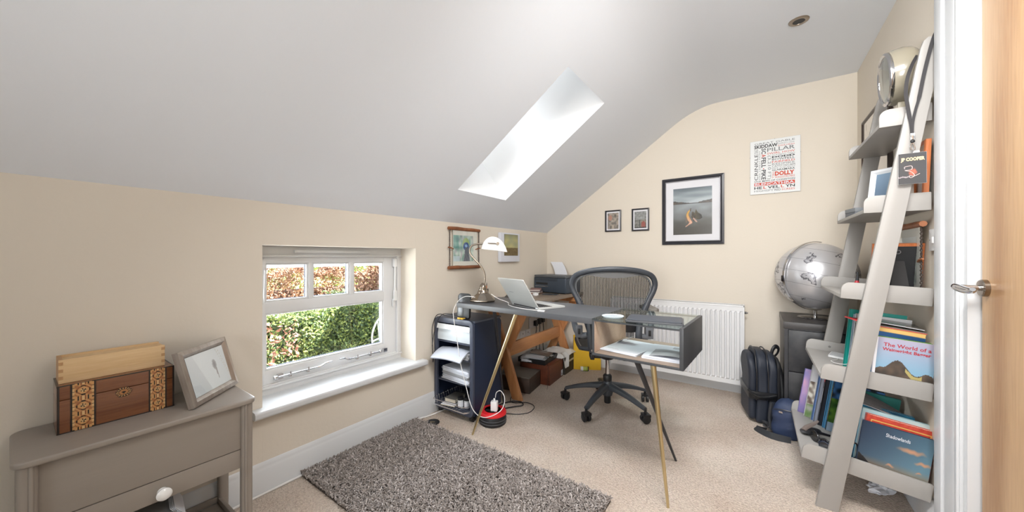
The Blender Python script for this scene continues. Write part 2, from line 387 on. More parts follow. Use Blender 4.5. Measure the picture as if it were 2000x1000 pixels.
def skirt(name, x0, y0, x1, y1, nx, ny):
    """moulded skirting board running x0,y0 -> x1,y1 with inward normal nx,ny"""
    pr = [(0, 0), (.018, 0), (.018, .092), (.015, .098), (.0145, .106), (.011, .112), (.008, .124), (.005, .136), (.0, .142)]
    n = len(pr); vs = []
    for (x, y) in ((x0, y0), (x1, y1)):
        for d, z in pr: vs.append((x+nx*d, y+ny*d, z))
    mb = MB().add(vs, [tuple(range(n)), tuple(range(n, 2*n))[::-1]]+[(i, (i+1) % n, n+(i+1) % n, n+i) for i in range(n)])
    struct(name, mb, GLOSSW, smooth=True, ang=30)
skirt('baseboard_left', XA, YF, XA, YB, 1, 0); skirt('baseboard_back', XA+.018, YB, XC-.018, YB, 0, -1); skirt('baseboard_right', XC, 2.02, XC, YB, -1, 0)
skirt('baseboard_front', XA, YF, XC, YF, 0, 1)

# door 1 (oak, closed, right wall) and its trim
D1 = tag(thing('door_1', 'oak veneered door with lever handle', None, (XC+.02, dy0, 0)), kind='structure')
ob('door_leaf', MB().box(0, .04, .028, dy1-dy0-.042, .006, dz1-.03), OAK, D1, bevel=.002)
hm = MB(); hy = 1.765-dy0
hm.lathe([(.0, 0), (.027, 0), (.027, .011), (.024, .014), (.0, .014)], 28, TR(0, hy, 1.0, 0, 180, 0), 'x')
h = ob('handle_rose', hm, BRUSH, D1, smooth=True)
hm = MB(); hm.tube([(-.01, hy, 1.0), (-.03, hy, 1.0), (-.05, hy, 1.001), (-.062, hy-.004, 1.002), (-.068, hy-.02, 1.003), (-.069, hy-.045, 1.0), (-.066, hy-.075, .996), (-.064, hy-.105, .997), (-.067, hy-.122, 1.002)],
        [.009, .0085, .009, .0105, .0115, .012, .011, .009, .006], 12, smooth=4); ob('handle', hm, CHROME, D1, smooth=True)
T1 = MB(); x = XC
def arch(y0, y1, z1_):
    mb = MB(); mb.prism([(y0, 0), (y0, z1_), (y0+.001, z1_), (y1, z1_), (y1, 0)], x-.001, x-.018, 'x'); return mb
mb = MB(); mb.box(x-.012, x, 1.838, 2.02, 0, 2.17); mb.box(x-.018, x-.010, 1.845, 1.86, 0, 2.16); mb.box(x-.022, x-.010, 1.955, 2.015, 0, 2.165)
mb.box(x-.016, x-.010, 1.875, 1.94, 0, 2.16)
mb.box(x-.012, x, .80, 2.02, 2.005, 2.17); mb.box(x-.012, x, .80, .975, 0, 2.17)
struct('trim_1', mb, GLOSSW, bevel=.002)
mb = MB(); mb.box(x-.004, x+.12, 1.812, 1.835, 0, 2.0); mb.box(x-.004, x+.12, dy0, dy0+.02, 0, 2.0); mb.box(x-.004, x+.12, dy0, dy1, 1.98, 2.0)
struct('trim_2', mb, GLOSSW)
mb = MB(); mb.box(x+.06, x+.075, dy0, dy1, 0, 2); struct('door_gap_shade', mb, mat('dark_gap', (60, 58, 56), .8))  # dark sheet behind the leaf stands in for shade in the door gap

# window 1
W1 = tag(thing('window_1', 'white casement window with three small panes above one large pane', None), kind='structure')
fx = -2.045
mb = MB()
mb.box(fx-.07, fx, .675, .715, .40, 1.155); mb.box(fx-.07, fx, 1.545, 1.571, .40, 1.155); mb.box(fx-.07, fx, .675, 1.571, 1.105, 1.155); mb.box(fx-.07, fx, .675, 1.571, .395, .445)
mb.box(fx-.06, fx+.012, .675, 1.571, 1.098, 1.108); mb.box(fx-.06, fx+.010, 1.532, 1.547, .43, 1.10); mb.box(fx-.06, fx+.010, .675, 1.571, .425, .437)
ob('window_frame', mb, UPVC, W1, bevel=.003)
mb = MB(); a, c_ = fx-.055, fx-.008
mb.box(a, c_, .69, .745, .44, 1.10); mb.box(a, c_, 1.437, 1.532, .44, 1.10); mb.box(a, c_, .69, 1.532, 1.065, 1.10); mb.box(a, c_, .69, 1.532, .44, .515)
mb.box(a, c_, .74, 1.45, .808, .865)
mb.box(a, c_, .958, .978, .86, 1.07); mb.box(a, c_, 1.200, 1.222, .86, 1.07)
ob('sash', mb, UPVC, W1, bevel=.003)
# glazing beads
panes = [(.745, .958, .865, 1.065), (.978, 1.200, .865, 1.065), (1.222, 1.437, .865, 1.065), (.745, 1.437, .515, .808)]
for (p0, p1, q0, q1) in panes:
    mb = MB(); e = .010
    mb.box(a+.012, c_-.006, p0, p0+e, q0, q1); mb.box(a+.012, c_-.006, p1-e, p1, q0, q1); mb.box(a+.012, c_-.006, p0, p1, q0, q0+e); mb.box(a+.012, c_-.006, p0, p1, q1-e, q1)
    ob('glazing_bead', mb, UPVC, W1, bevel=.002)
    ob('pane', MB().box(fx-.040, fx-.036, p0+.002, p1-.002, q0+.002, q1-.002), GLASS, W1)
    ob('gasket', MB().box(fx-.036, fx-.033, p0+e, p1-e, q0+e, q0+e+.003).box(fx-.036, fx-.033, p1-e-.003, p1-e, q0+e, q1-e), mat('blue_grey_gasket', (70, 84, 110), .5), W1)
ob('trickle_vent', MB().box(fx, fx+.016, .875, 1.32, 1.120, 1.136), UPVC, W1, bevel=.003)
def stay(y0, y1, z, hook):
    mb = MB(); X = fx+.012
    mb.box(X-.016, X+.002, y0+.02, y0+.045, z-.012, z+.012)
    s = 1 if y1 > y0 else -1
    mb.tube([(X+.006, y0, z), (X+.006, y0+s*.012, z), (X+.008, y0+s*.02, z)], [.010, .012, .006], 8)
    mb.tube([(X+.008, y0+s*.02, z), (X+.008, y0+s*.12, z+.002), (X+.008, y0+s*.2, z+.002), (X+.011, y0+s*.235, z+.004), (X+.018, y0+s*.262, z+.017), (X+.022, y0+s*.292, z+.019)], [.0055, .005, .005, .0055, .006, .0045], 8, smooth=3)
    for q in (.08, .17): mb.box(X-.014, X+.004, y0+s*q-.006, y0+s*q+.006, z-.012, z+.004); mb.cyl(.0045, z-.004, z+.016, 8, TR(X+.008, y0+s*q, 0))
    return mb
st = ob('casement_stay', stay(.775, 1.0, .476, 1), CHROME, W1, smooth=True); tag(st, 'chrome casement stay')
st = ob('casement_stay', stay(1.405, 1.0, .476, 1), CHROME, W1, smooth=True); tag(st, 'chrome casement stay')
for yy in (.728, 1.512):
    mb = MB(); X = fx+.006
    mb.box(X-.01, X+.014, yy-.010, yy+.010, 1.03, 1.085); mb.tube([(X+.008, yy, 1.04), (X+.010, yy-.004, .90), (X+.010, yy-.004, .86)], [.007, .006, .010], 10); mb.box(X+.002, X+.018, yy-.012, yy+.006, .80, .865); mb.box(X-.008, X+.006, yy-.014, yy, .76, .81)
    ob('friction_stay', mb, UPVC, W1, smooth=True, ang=30)
mb = MB().box(fx, XA+.0005, .675, 1.571, .361, .396)
mb.prism(rrect(XA+.0005, -1.835, .36, .396, [.012, 0, 0, .012], 4), .628, 1.632, 'y')
sill = ob('window_sill', mb, GLOSSW, W1)

# ------------------------------------------------------------------ OUTSIDE
G0 = -1.15
gm = mat('pale_sunlit_gravel_and_grass', (176, 166, 120), .95, nz=(1.3, .4), col2=(150, 150, 96), bump=(30, .02))
tag(ob('garden_ground', MB().box(-60, -2.6, -30, 60, G0-.1, G0), gm), kind='structure')
def leafmass(name, label, cat, n, pos, size, mats, seed, group=None):
    rnd = random.Random(seed); root = thing(name, label, cat, (0, 0, G0), group=group)
    for k, m in enumerate(mats):
        v = []; f = []
        for i in range(n):
            p = Vector(pos(rnd)); s = size*(.6+.8*rnd.random())
            a = Vector((rnd.gauss(0, 1), rnd.gauss(0, 1), rnd.gauss(0, 1))).normalized(); b_ = a.cross(Vector((rnd.gauss(0, 1), rnd.gauss(0, 1), rnd.gauss(0, 1)))).normalized()
            q = len(v); c_ = a.cross(b_)*s*.15
            v += [tuple(p-a*s), tuple(p+b_*s*.5+c_), tuple(p+a*s), tuple(p-b_*s*.5+c_)]; f += [(q, q+1, q+2), (q, q+2, q+3)]
        me = bpy.data.meshes.new('leaves'); me.from_pydata(v, [], f); me.materials.append(m)
        o = bpy.data.objects.new('leaves', me); COL.objects.link(o); o.parent = root; o['kind'] = 'stuff'
    return root
GL1 = mat('leaf_yellow_green', (168, 182, 104), .5); GL2 = mat('leaf_mid_green', (124, 146, 92), .5); GL3 = mat('leaf_dark_green', (86, 108, 74), .6); RL = mat('leaf_red', (182, 128, 112), .6)
BR1 = mat('beech_brown', (190, 150, 124), .8); BR2 = mat('beech_dark_brown', (150, 116, 96), .8); PG = mat('leaf_pale_green', (150, 166, 110), .7)
def hedge(x0, x1, y0, y1, top, bump=.12):
    def f(r):
        y = y0+(y1-y0)*r.random(); t = top+bump*nz(y*1.5, x0, 3)+.06*nz(y*6, 1)
        if r.random() < .4: x = x1-(x1-x0)*r.random(); z = t-.1*r.random()-.0
        else: x = x1-.22*r.random()+.14*nz(y*2.2, 9)+.08*nz(y*7, 3); z = G0+.02+(t-G0)*r.random(); x += .12*nz(y*2, z*2.6, 5)
        return (x, y, z-G0)
    return f
hd = leafmass('garden_hedge', 'dense green clipped hedge across the garden just outside the window', 'hedge', 40000, hedge(-5.9, -5.1, -.6, 4.4, .31), .025, [GL1, GL2, GL3], 3)
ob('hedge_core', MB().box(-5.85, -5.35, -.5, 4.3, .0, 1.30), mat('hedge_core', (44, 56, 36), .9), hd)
def redf(r):
    return (-4.82+.1*r.random(), .9+1.2*r.random(), .5+.95*r.random())
leafmass('red_shrub', 'red leaved shrub growing against the left end of the green hedge', 'shrub', 700, redf, .03, [RL], 5)
hb = leafmass('beech_hedge', 'brown leaved hedge further away behind the green hedge', 'hedge', 26000, hedge(-11.8, -10.8, 0, 13, .62, .5), .04, [BR1, BR2], 8)
ob('hedge_core', MB().box(-11.7, -11.1, .1, 12.9, 0, 1.25), mat('beech_core', (104, 80, 66), .9), hb)
def mid(r):
    y = 4.6+5*r.random(); x = -8.4-.8*r.random(); z = G0+(.23+.06*nz(y*2, 2)-G0)*r.random(); return (x, y, z-G0)
leafmass('low_shrub', 'low grey green clipped shrub in the shade between the two hedges', 'shrub', 8000, mid, .035, [GL2, GL3], 9)
def treef(cx_, cy_, cz_, r_):
    def f(r):
        a = Vector((r.gauss(0, 1), r.gauss(0, 1), r.gauss(0, 1))).normalized()*r_*(.55+.5*r.random()); return (cx_+a.x, cy_+a.y, cz_+a.z*.7-G0)
    return f
def tree(cx_, cy_, top, r_, m, lab, sd):
    t = leafmass('bare_tree', lab, 'tree', 1500, treef(cx_, cy_, top, r_), .05, [m], sd)
    mb = MB(); rnd = random.Random(sd)
    mb.tube([(cx_, cy_, 0), (cx_+.1, cy_, 1), (cx_, cy_+.1, 2)], [.12, .09, .06], 7)
    for i in range(46):
        z0 = .6+1.5*rnd.random(); a = rnd.random()*6.28; l = r_*(.5+.6*rnd.random())
        mb.tube([(cx_, cy_, z0), (cx_+cos(a)*l*.5, cy_+sin(a)*l*.5, z0+l*.45), (cx_+cos(a+.3)*l, cy_+sin(a+.3)*l, z0+l*1.0)], [.03, .02, .008], 5)
    ob('trunk', mb, BR2, t)
tree(-13.5, 4.2, 1.3, 1.3, BR1, 'reddish twiggy tree behind the left end of the brown hedge', 21)
tree(-17.5, 7.2, 1.6, 1.5, PG, 'pale green tree standing behind the middle of the brown hedge', 22)
tree(-13.5, 9.6, 1.4, 1.4, BR1, 'bare twiggy tree at the right of the far window view', 23)
tree(-7.2, 5.1, .35, .7, BR2, 'small bare twiggy shrub rising over the right end of the green hedge', 24)
hf = leafmass('far_hedge', 'pale green hedge line far behind the brown hedge', 'hedge', 9000, hedge(-21, -19.5, -2, 26, 1.7, .6), .14, [PG, GL1], 31)
struct('wall_shade_caster', MB().box(-5.7, -2.3, 4.5, 9, G0, 2.54), mat('pale_render', (206, 196, 180), .8))  # unseen block added to throw the diagonal shadow on the hedge
# white wire garden chair
gc = thing('garden_chair', 'white wrought metal garden chair seen through the lower right of the window', 'chair', (-3.9, 2.98, G0-.04), 200)
wm = mat('white_painted_metal', (236, 238, 240), .4)
mb = MB()
for sx in (-.22, .22):
    for sy in (-.2, .2): mb.tube([(sx, sy, 0), (sx*.9, sy*.9, .95)], .011, 6)
ob('leg', mb, wm, gc)
mb = MB(); mb.tube([(-.22, -.2, .95), (.22, -.2, .95), (.22, .2, .95), (-.22, .2, .95)], .011, 6, closed=True)
for i in range(7): mb.tube([(-.2, -.18+.06*i, .95), (.2, -.18+.06*i, .95)], .005, 5)
ob('seat', mb, wm, gc)
mb = MB(); mb.tube([(-.22, .2, .95), (-.24, .26, 1.25), (-.15, .28, 1.47), (0, .29, 1.55), (.15, .28, 1.47), (.24, .26, 1.25), (.22, .2, .95)], .011, 7, smooth=4)
for i in range(5): mb.tube([(-.14+.07*i, .2, .95), (-.14+.07*i, .28, 1.46)], .005, 5)
mb.tube([(-.24, .25, 1.2), (-.26, .05, 1.2), (-.25, -.15, 1.16), (-.22, -.2, .95)], .010, 6, smooth=3); mb.tube([(.24, .25, 1.2), (.26, .05, 1.2), (.25, -.15, 1.16), (.22, -.2, .95)], .010, 6, smooth=3)
ob('backrest', mb, wm, gc, smooth=True)

# ================================================================== GREY CABINET, LEFT
K = thing('painted_cabinet', 'taupe painted cabinet on legs with one drawer, left of the window', 'cabinet', (-1.725, .272, 0))
ob('tabletop', MB().prism(rrect(-.155, .155, -.272, .272, [.03, .03, .035, .03], 5), .542, .560), GREYP, K, bevel=.006, seg=3)
for lx in (-.128, .128):
    for ly in (-.245, .245):
        pr = rrect(lx-.016, lx+.016, ly-.018, ly+.018, .011, 4); mb = MB().prism(pr, 0, .5415)
        if lx > 0: mb.cyl(.005, 0.0, .5415, 10, TR(lx+.0165, ly-.006*(1 if ly > 0 else -1), 0))
        ob('leg', mb, GREYP, K, smooth=True, ang=50)
ob('front_panel', MB().box(.108, .128, -.229, .229, .374, .5415), GREYP, K, bevel=.001)
d = ob('drawer', MB().box(.108, .1275, -.2285, .2285, .302, .371).box(-.10, .107, -.21, .21, .31, .36), GREYP, K, bevel=.001)
ob('knob', MB().lathe([(.0, .1275), (.013, .1275), (.011, .132), (.0095, .138), (.015, .143), (.0195, .149), (.0195, .153), (.015, .158), (.006, .161), (0, .1615)], 28, TR(0, .015, .330), 'x'), mat('white_ceramic', (238, 238, 236), .12, coat=.6), d, smooth=True)
for ly in (-.245, .245): ob('side_panel', MB().box(-.112, .112, ly-.009, ly+.009, .302, .5415), GREYP, K)
ob('back_panel', MB().box(-.14, -.125, -.229, .229, .302, .5415), GREYP, K)
mb = MB().box(-.125, .125, -.24, .24, .055, .069)
for q in ((-.13, .13, .226, .240), (-.13, .13, -.240, -.226), (-.14, -.126, -.24, .24), (.118, .13, -.24, .24)): mb.box(q[0], q[1], q[2], q[3], .069, .092)
ob('lower_shelf', mb, GREYP, K, bevel=.003)
# folders on its lower shelf
def leafstack(name, label, cat, loc, w, d, hgt, n, ms, rz=0, jit=.006, seed=1, group=None, parent=None, sag=0, M=None):
    """pile of separate sheets, joined, with jittered edges"""
    rnd = random.Random(seed); root = thing(name, label, cat, loc, rz, group, M=M); per = max(1, n//len(ms))
    z = 0
    for k, m in enumerate(ms):
        mb = MB()
        for i in range(per):
            t = hgt/(per*len(ms)); M2 = TR(rnd.uniform(-jit, jit), rnd.uniform(-jit, jit), 0, 0, 0, rnd.uniform(-jit, jit)*260)
            mb.box(-w/2, w/2, -d/2, d/2, z+t*.04, z+t*.9, M2); z += t
        ob('sheets', mb, m, root)
    return root
leafstack('document_pile', 'pile of white and blue papers on the lower shelf of the taupe cabinet', 'papers', (-1.72, .27, .070), .17, .25, .05, 10, [mat('blue_card', (40, 140, 205), .5), PAPER], 6, .006, 4)
g = thing('storage_folder', 'grey card folder with curling papers under the drawer of the taupe cabinet', 'folder', (-1.72, .29, .1215), -8)
ob('cover', MB().box(-.08, .08, -.13, .05, 0, .105), mat('grey_card', (128, 128, 128), .6), g, bevel=.003)
mb = MB()
for q in range(4): mb.sheet([[(-.075+.15*i, .053+.004*q+.02*sin(j*.8)*j/4, .002+.115*j/5) for j in range(6)] for i in range(2)], .0008)
ob('sheets', mb, PAPER, g)

# inlaid walnut box
K = thing('inlaid_wooden_box', 'antique walnut box with geometric marquetry bands, on the taupe cabinet', 'box', (-1.797, .211, .5605))
DARKE = mat('dark_stringing', (34, 26, 22), .3, coat=.3)
ob('base', MB().box(-.068, .068, -.130, .130, 0, .101), WALNUT, K, bevel=.002)
ob('lid', MB().box(-.068, .068, -.130, .130, .1025, .146), WALNUT, K, bevel=.002)
mb = MB()
for y in (-.1295, .1255):
    for x in (-.0675, .0635): mb.box(x, x+.005, y, y+.005, .0, .1455)
for x in (-.0682, .0642): mb.box(x, x+.004, -.13, .13, .1425, .1462)
for y in (-.1302, .1262): mb.box(-.068, .068, y, y+.004, .1425, .1462); mb.box(-.068, .068, y, y+.004, 0, .003)
mb.box(.0645, .0684, -.13, .13, 0, .003)
for y in (-.1045, -.0535, .0655, .1095): mb.box(.0678, .0685, y, y+.0012, 0, .146)
ob('edging', mb, DARKE, K)
def band(u, v):
    # mosaic veneer: rotated star repeat
    py = (v*3.05) % 1; px = u; dark = C(30, 26, 24); tan = C(196, 146, 92); red = C(140, 84, 52); pale = C(214, 176, 124)
    if px < .05 or px > .95: return dark
    if px < .16 or px > .84:
        return dark if (py*4 % 1) < .14 else mix(pale, tan, .5+.5*sin(py*9))
    x = (px-.5)*2; y = (py-.5)*2; r = max(abs(x)*.95, abs(y)*.9, (abs(x)+abs(y))*.7)
    if r < .22: a = int((atan2(y, x)+pi)/(pi/4)); return dark if a % 2 else pale
    if r < .42: return tan
    if .42 <= r < .56: return dark if (abs(y) < .16 or abs(x) < .18) else red
    if abs(y) > .72: return [pale, red, tan, dark][int(abs(x)*8) % 4] if abs(x) < .5 else tan
    return tan if (int((x-y)*4) % 2) else mix(red, tan, .4)
Mx = lambda x, y, z: Matrix.Translation((x, y, z)) @ Matrix.Rotation(pi/2, 4, 'Z')   # faces local +X
for y in (-.103, .067): pic('inlay_band', .049 if y < 0 else .042, .1445, 34, 96, band, K, Mx(.0688, y, .001), .25)
def esc(u, v):
    x = (u-.5)*2; y = (v-.5)*2; r = max(abs(y), abs(y)*.5+abs(x)*.95)
    if x*x*.5+y*y < .03+.0*x or (abs(x) < .09 and 0 < y < .32): return C(20, 18, 16)
    if r > .93 or .55 < r < .62: return C(36, 28, 22)
    if r > .62: return C(190, 145, 95) if int((atan2(y, x)+pi)*5.1) % 2 else C(44, 34, 28)
    return C(176, 120, 72)
mb_ = pic('escutcheon', .038, .03, 38, 30, esc, K, Mx(.0692, -.012, .082-.008), .3)
bm = bmesh.new(); bm.from_mesh(mb_.data)
dl = [f for f in bm.faces if (lambda c: max(abs(c[1]), abs(c[1])*.5+abs(c[0])*.95) > 1.0)((((f.calc_center_median().y+.012-.019)/.019), ((f.calc_center_median().z-.074-.015)/.015)))]
bmesh.ops.delete(bm, geom=dl, context='FACES'); bm.to_mesh(mb_.data); bm.free()

# pine box
K = thing('pine_box', 'pale pine box with finger joints and sliding lid, lying on the walnut box', 'box', (-1.806, .204, .707))
w, l, hh, t = .048, .118, .073, .009
ob('bottom', MB().box(-w+t, w-t, -l+t, l-t, 0, .006), PINE, K)
for q in (w-t, -w): ob('side', MB().box(q, q+t, -l, l, 0, hh), PINE, K, bevel=.0008)
EG = wood('pine_end_grain', (196, 156, 112), (176, 134, 92), 'X', 30)
ob('end', MB().box(-w+t, w-t, l-t, l, .0, hh-.014), EG, K); ob('end', MB().box(-w+t, w-t, -l, -l+t, .0, hh), EG, K)
for y0 in (-l-.0004, l-t):
    for k in range(3): ob('finger_joint', MB().box(w-.003, w+.0004, y0, y0+t+.0004, .012+.022*k, .022+.022*k), EG, K)
ob('lid', MB().box(-w+t-.002, w-t+.002, -l+t, l+.002, hh-.012, hh-.006).box(-.012, .012, -l+t, l, hh-.006, hh-.0055), PINE, K, bevel=.0008)

def frame_parts(K, w, h, bw, bd, m, M=None, prof=1, rim=None, back=True, depth_in=.4):
    """mitred picture frame facing local -Y, bottom edge centred on origin; four members"""
    M = M or I4
    for k in range(4):
        mb = MB(M); W_, H_ = w/2, h
        c = [(-W_, 0), (W_, 0), (W_, H_), (-W_, H_)]; ci = [(-W_+bw, bw), (W_-bw, bw), (W_-bw, H_-bw), (-W_+bw, H_-bw)]
        cm = [((p[0]*.45+q[0]*.55), (p[1]*.45+q[1]*.55)) for p, q in zip(c, ci)]
        a, b_ = k, (k+1) % 4; vs = []
        for (P, y) in ((c, bd/2), (c, -bd*.35), (cm, -bd/2), (ci, -bd*.05 if prof else -bd/2), (ci, bd/2)):
            vs += [(P[a][0], y, P[a][1]), (P[b_][0], y, P[b_][1])]
        fs = [(2*i, 2*i+1, 2*((i+1) % 5)+1, 2*((i+1) % 5)) for i in range(5)]+[(0, 2, 4, 6, 8), (1, 3, 5, 7, 9)]
        mb.add(vs, fs); ob('frame_rail', mb, m, K)
    if back: ob('backing', MB(M).box(-w/2+bw*.6, w/2-bw*.6, bd*.25, bd*.5, bw*.6, h-bw*.6), BLACKP, K)
def glass_pane(K, x0, x1, z0, z1, y, M=None): return ob('glass', MB(M or I4).box(x0, x1, y, y+.001, z0, z1), GLASS, K)
# silver photo frame
SILV = mat('silver_frame', (176, 166, 158), .35, .7, nz=(60, .5), col2=(150, 138, 128), stretch=(1, 1, .2))
M0 = Matrix.Translation((-1.715, .462, .5615)) @ Matrix.Rotation(R(-46+180), 4, 'Z') @ Matrix.Rotation(R(-14), 4, 'X')
nrm = Vector((.719, .695, 0)); ang = math.atan2(nrm.y, nrm.x)+pi/2   # local -Y -> normal
M0 = Matrix.Translation((-1.716, .459, .563)) @ Matrix.Rotation(ang, 4, 'Z') @ Matrix.Rotation(R(-15), 4, 'X')
K = thing('silver_photo_frame', 'silver photo frame leaning back at the window end of the taupe cabinet', 'photo frame', M=M0)
frame_parts(K, .256, .205, .028, .022, SILV)
def bird(u, v):
    b = mix(C(226, 232, 236), C(206, 214, 218), v)
    x = (u-.66)/.05; y = (v-.42)/.14
    if ((x*.9)**2+y*y) < 1: b = mix(C(140, 138, 142), b, (x*x+y*y)*.5)
    if abs(u-.685-.02*(v-.6)) < .012 and .5 < v < .8: b = C(150, 148, 150)
    if abs((u-.8)-.25*(v-.1)) < .004 or abs((u-.84)-.18*v) < .004: b = C(206, 206, 200)
    return b
pic('photo', .2, .149, 60, 46, bird, K, TR(-.1, -.003, .028)); glass_pane(K, -.1, .1, .028, .177, -.006)
ob('stand', MB().box(-.03, .03, .009, .012, .01, .15, TR(0, .001, .0, -0)), BLACKP, K)

# ================================================================== FRAMES AND PRINTS ON WALLS
BLKF = mat('black_lacquer_frame', (44, 44, 50), .3)
def wallframe(lab, x0, x1, z0, z1, bw, m=BLKF, y=YB-.010, bd=.018):
    K = thing('picture_frame', lab, 'picture', ((x0+x1)/2, y, z0)); frame_parts(K, x1-x0, z1-z0, bw, bd, m); return K
K = wallframe('large black framed print of driftwood in a lake, on the back wall', -.699, -.219, 1.205, 1.789, .030)
ob('mount', MB().box(-.21, .21, .001, .003, .03, .554), mat('white_mount', (226, 226, 230), .8), K)
mb = MB()
for k in (0,): frame_parts(K, .425, .53, .006, .006, mat('silver_slip', (180, 180, 186), .3, .8), TR(0, -.006, .027), back=False)
def lake(u, v):
    n = nz(u*2.2, v*14, 1); 
    if v < .33:
        b = mix(C(84, 98, 106), C(176, 186, 190), (v/.33)**.7+.35*n)
        hl = .33-.07*abs(u-.58)**.8*1.6-.02*nz(u*9, 3)
        if u < .5: hl = .325-.13*max(0, .45-u)-.01*nz(u*12, 1)
        else: hl = .325-.14*max(0, u-.6)-.015*nz(u*12, 5)
        if v > hl: b = mix(C(92, 78, 64), C(60, 60, 58), nz(u*20, v*20)+.5)
        return b
    if v < .345: return C(70, 66, 62)
    b = mix(C(150, 158, 162), C(74, 72, 66), max((v-.36)*2.1, abs(u-.5)*.9-.1)+.2*nz(u*3, v*9, 1))
    def seg(pts):
        best = 9
        for (x0, y0, r0), (x1, y1, r1) in zip(pts, pts[1:]):
            dx, dy = x1-x0, (y1-y0)*1.35; t = max(0, min(1, ((u-x0)*dx+(v-y0)*1.35*dy)/(dx*dx+dy*dy))); d_ = sqrt((u-x0-dx*t)**2+((v-y0)*1.35-dy*t)**2)/(r0+(r1-r0)*t)
            best = min(best, d_)
        return best
    q = seg([(.60, .48, .008), (.61, .56, .05), (.66, .62, .09), (.73, .64, .03)])
    if q < 1: b = mix(C(88, 76, 40), C(34, 32, 30), (u-.56)*5+.5*nz(u*30, v*30))
    if seg([(.52, .54, .03), (.54, .62, .06), (.56, .70, .03)]) < 1: b = mix(C(40, 36, 28), C(90, 74, 44), .5+nz(u*24, v*24))
    if seg([(.54, .66, .02), (.60, .72, .02), (.63, .74, .008)]) < 1: b = C(190, 156, 140)
    if seg([(.345, .62, .02), (.35, .74, .012)]) < 1: b = C(120, 104, 92)
    q = seg([(.455, .465, .006), (.40, .52, .028), (.375, .58, .036), (.42, .68, .045), (.47, .74, .04), (.40, .79, .015), (.33, .83, .01)])
    if q < 1: b = mix(mix(C(214, 164, 62), C(222, 176, 152), (v-.55)*6), C(110, 74, 40), max(0, q-.55)*1.6+.3*nz(u*20, v*12))
    if seg([(.465, .45, .010), (.45, .50, .010)]) < 1: b = C(52, 40, 30)
    return b
pic('print', .300, .405, 90, 120, lake, K, TR(-.148, .0005, .085), .3); glass_pane(K, -.21, .21, .03, .554, -.001)
K = wallframe('small black framed photo on the back wall, nearest the sloping ceiling', -1.228, -1.071, 1.343, 1.551, .013)
ob('mount', MB().box(-.07, .07, .001, .003, .01, .198), MC['white_mount'], K)
pic('photo', .108, .155, 36, 50, lambda u, v: mix(C(96, 92, 86), C(190, 176, 160), .5+.7*nz(u*5, v*7, 2)) if ((u-.25)**2+(v-.3)**2) > .03 else C(176, 130, 112), K, TR(-.054, 0, .026), .3); glass_pane(K, -.066, .066, .013, .195, -.002)
K = wallframe('small black framed photo on the back wall, beside the large lake print', -.969, -.812, 1.340, 1.549, .013)
ob('mount', MB().box(-.07, .07, .001, .003, .01, .198), MC['white_mount'], K)
def ph2(u, v):
    if v < .5: return mix(C(170, 172, 172), C(110, 112, 108), .5+.6*nz(u*6, v*9, 4))
    if abs(u-.45) < .03: return C(60, 64, 60)
    if v > .93: return C(50, 50, 48)
    if u > .5: return C(150, 80, 70) if (u-.75)**2+(v-.82)**2*.6 < .03 else mix(C(150, 140, 120), C(100, 100, 96), nz(u*9, v*9)+.5)
    return mix(C(150, 148, 142), C(90, 90, 84), .5+nz(u*8, v*8, 3))
pic('photo', .108, .155, 36, 50, ph2, K, TR(-.054, 0, .026), .3); glass_pane(K, -.066, .066, .013, .196, -.002)

# typographic poster
px0, px1, pz0, pz1 = -.043, .268, 1.588, 2.008; PW, PH = px1-px0, pz1-pz0
K = thing('typographic_poster', 'clip framed poster of black, red and grey lettering, high on the back wall', 'poster', (px0, YB-.008, pz0))
ob('backing', MB().box(0, PW, .001, .005, 0, PH), mat('grey_board_edge', (150, 150, 146), .7), K); ob('poster_sheet', MB().box(.001, PW-.001, -.0004, .0008, .001, PH-.001), mat('poster_white', (226, 228, 228), .6), K)
mb = MB()
for cxy in ((.5, 0), (.5, 1), (0, .33), (0, .7), (1, .33), (1, .7)):
    a, b_ = cxy[0]*PW, cxy[1]*PH; mb.box(a-.0022, a+.0022, -.0025, .006, b_-.0022, b_+.0022)
ob('clip', mb, mat('dull_clip', (150, 150, 150), .4, .6), K)['kind'] = 'stuff'
bk, rd, gy, wh = MB(), MB(), MB(), MB()
def wd(mbx, s, u0, u1, v0, v1, bold=.02, rot=0, y=-.0012): textmb(mbx, s, u0*PW, u1*PW, (1-v1)*PH, (1-v0)*PH, bold, rot, y)
wd(gy, 'GREAT GABLE', .093, .893, .042, .074, .0); wd(bk, 'SKIDDAW', .087, .56, .082, .146, .03); wd(gy, 'JOPPLETY HOW', .57, .89, .093, .118, 0); wd(rd, 'DALE HEAD', .57, .89, .127, .15, 0)
wd(gy, 'PILLAR', .352, .893, .158, .226, .01); wd(rd, 'SWIRL HOW', .35, .893, .243, .28, .0); wd(bk, 'ST SUNDAY CRAG', .45, .893, .292, .306, .0)
wd(bk, 'DODD', .45, .893, .319, .353, .04); wd(bk, 'BOWFELL', .45, .893, .362, .398, .0); wd(rd, 'FAIRFIELD', .45, .893, .408, .442, .01); wd(gy, 'REDPIKE', .45, .893, .451, .483, .0)
wd(bk, 'CATSTYECAM', .45, .893, .492, .524, -.005); wd(gy, "PIKE O'BLISCO", .45, .893, .533, .553, 0); wd(bk, 'GLARAMARA', .45, .893, .561, .592, .01)
wd(rd, 'DOLLY', .505, .885, .604, .684, .05); wd(rd, 'WAGGON PIKE', .505, .893, .692, .728, 0); wd(rd, 'HILL', .455, .49, .61, .728, 0, -90)
wd(bk, 'OLD MAN OF CONISTON', .087, .893, .745, .773, .01); wd(wh, 'BLENCATHRA', .105, .875, .795, .838, .02, 0, -.0018)
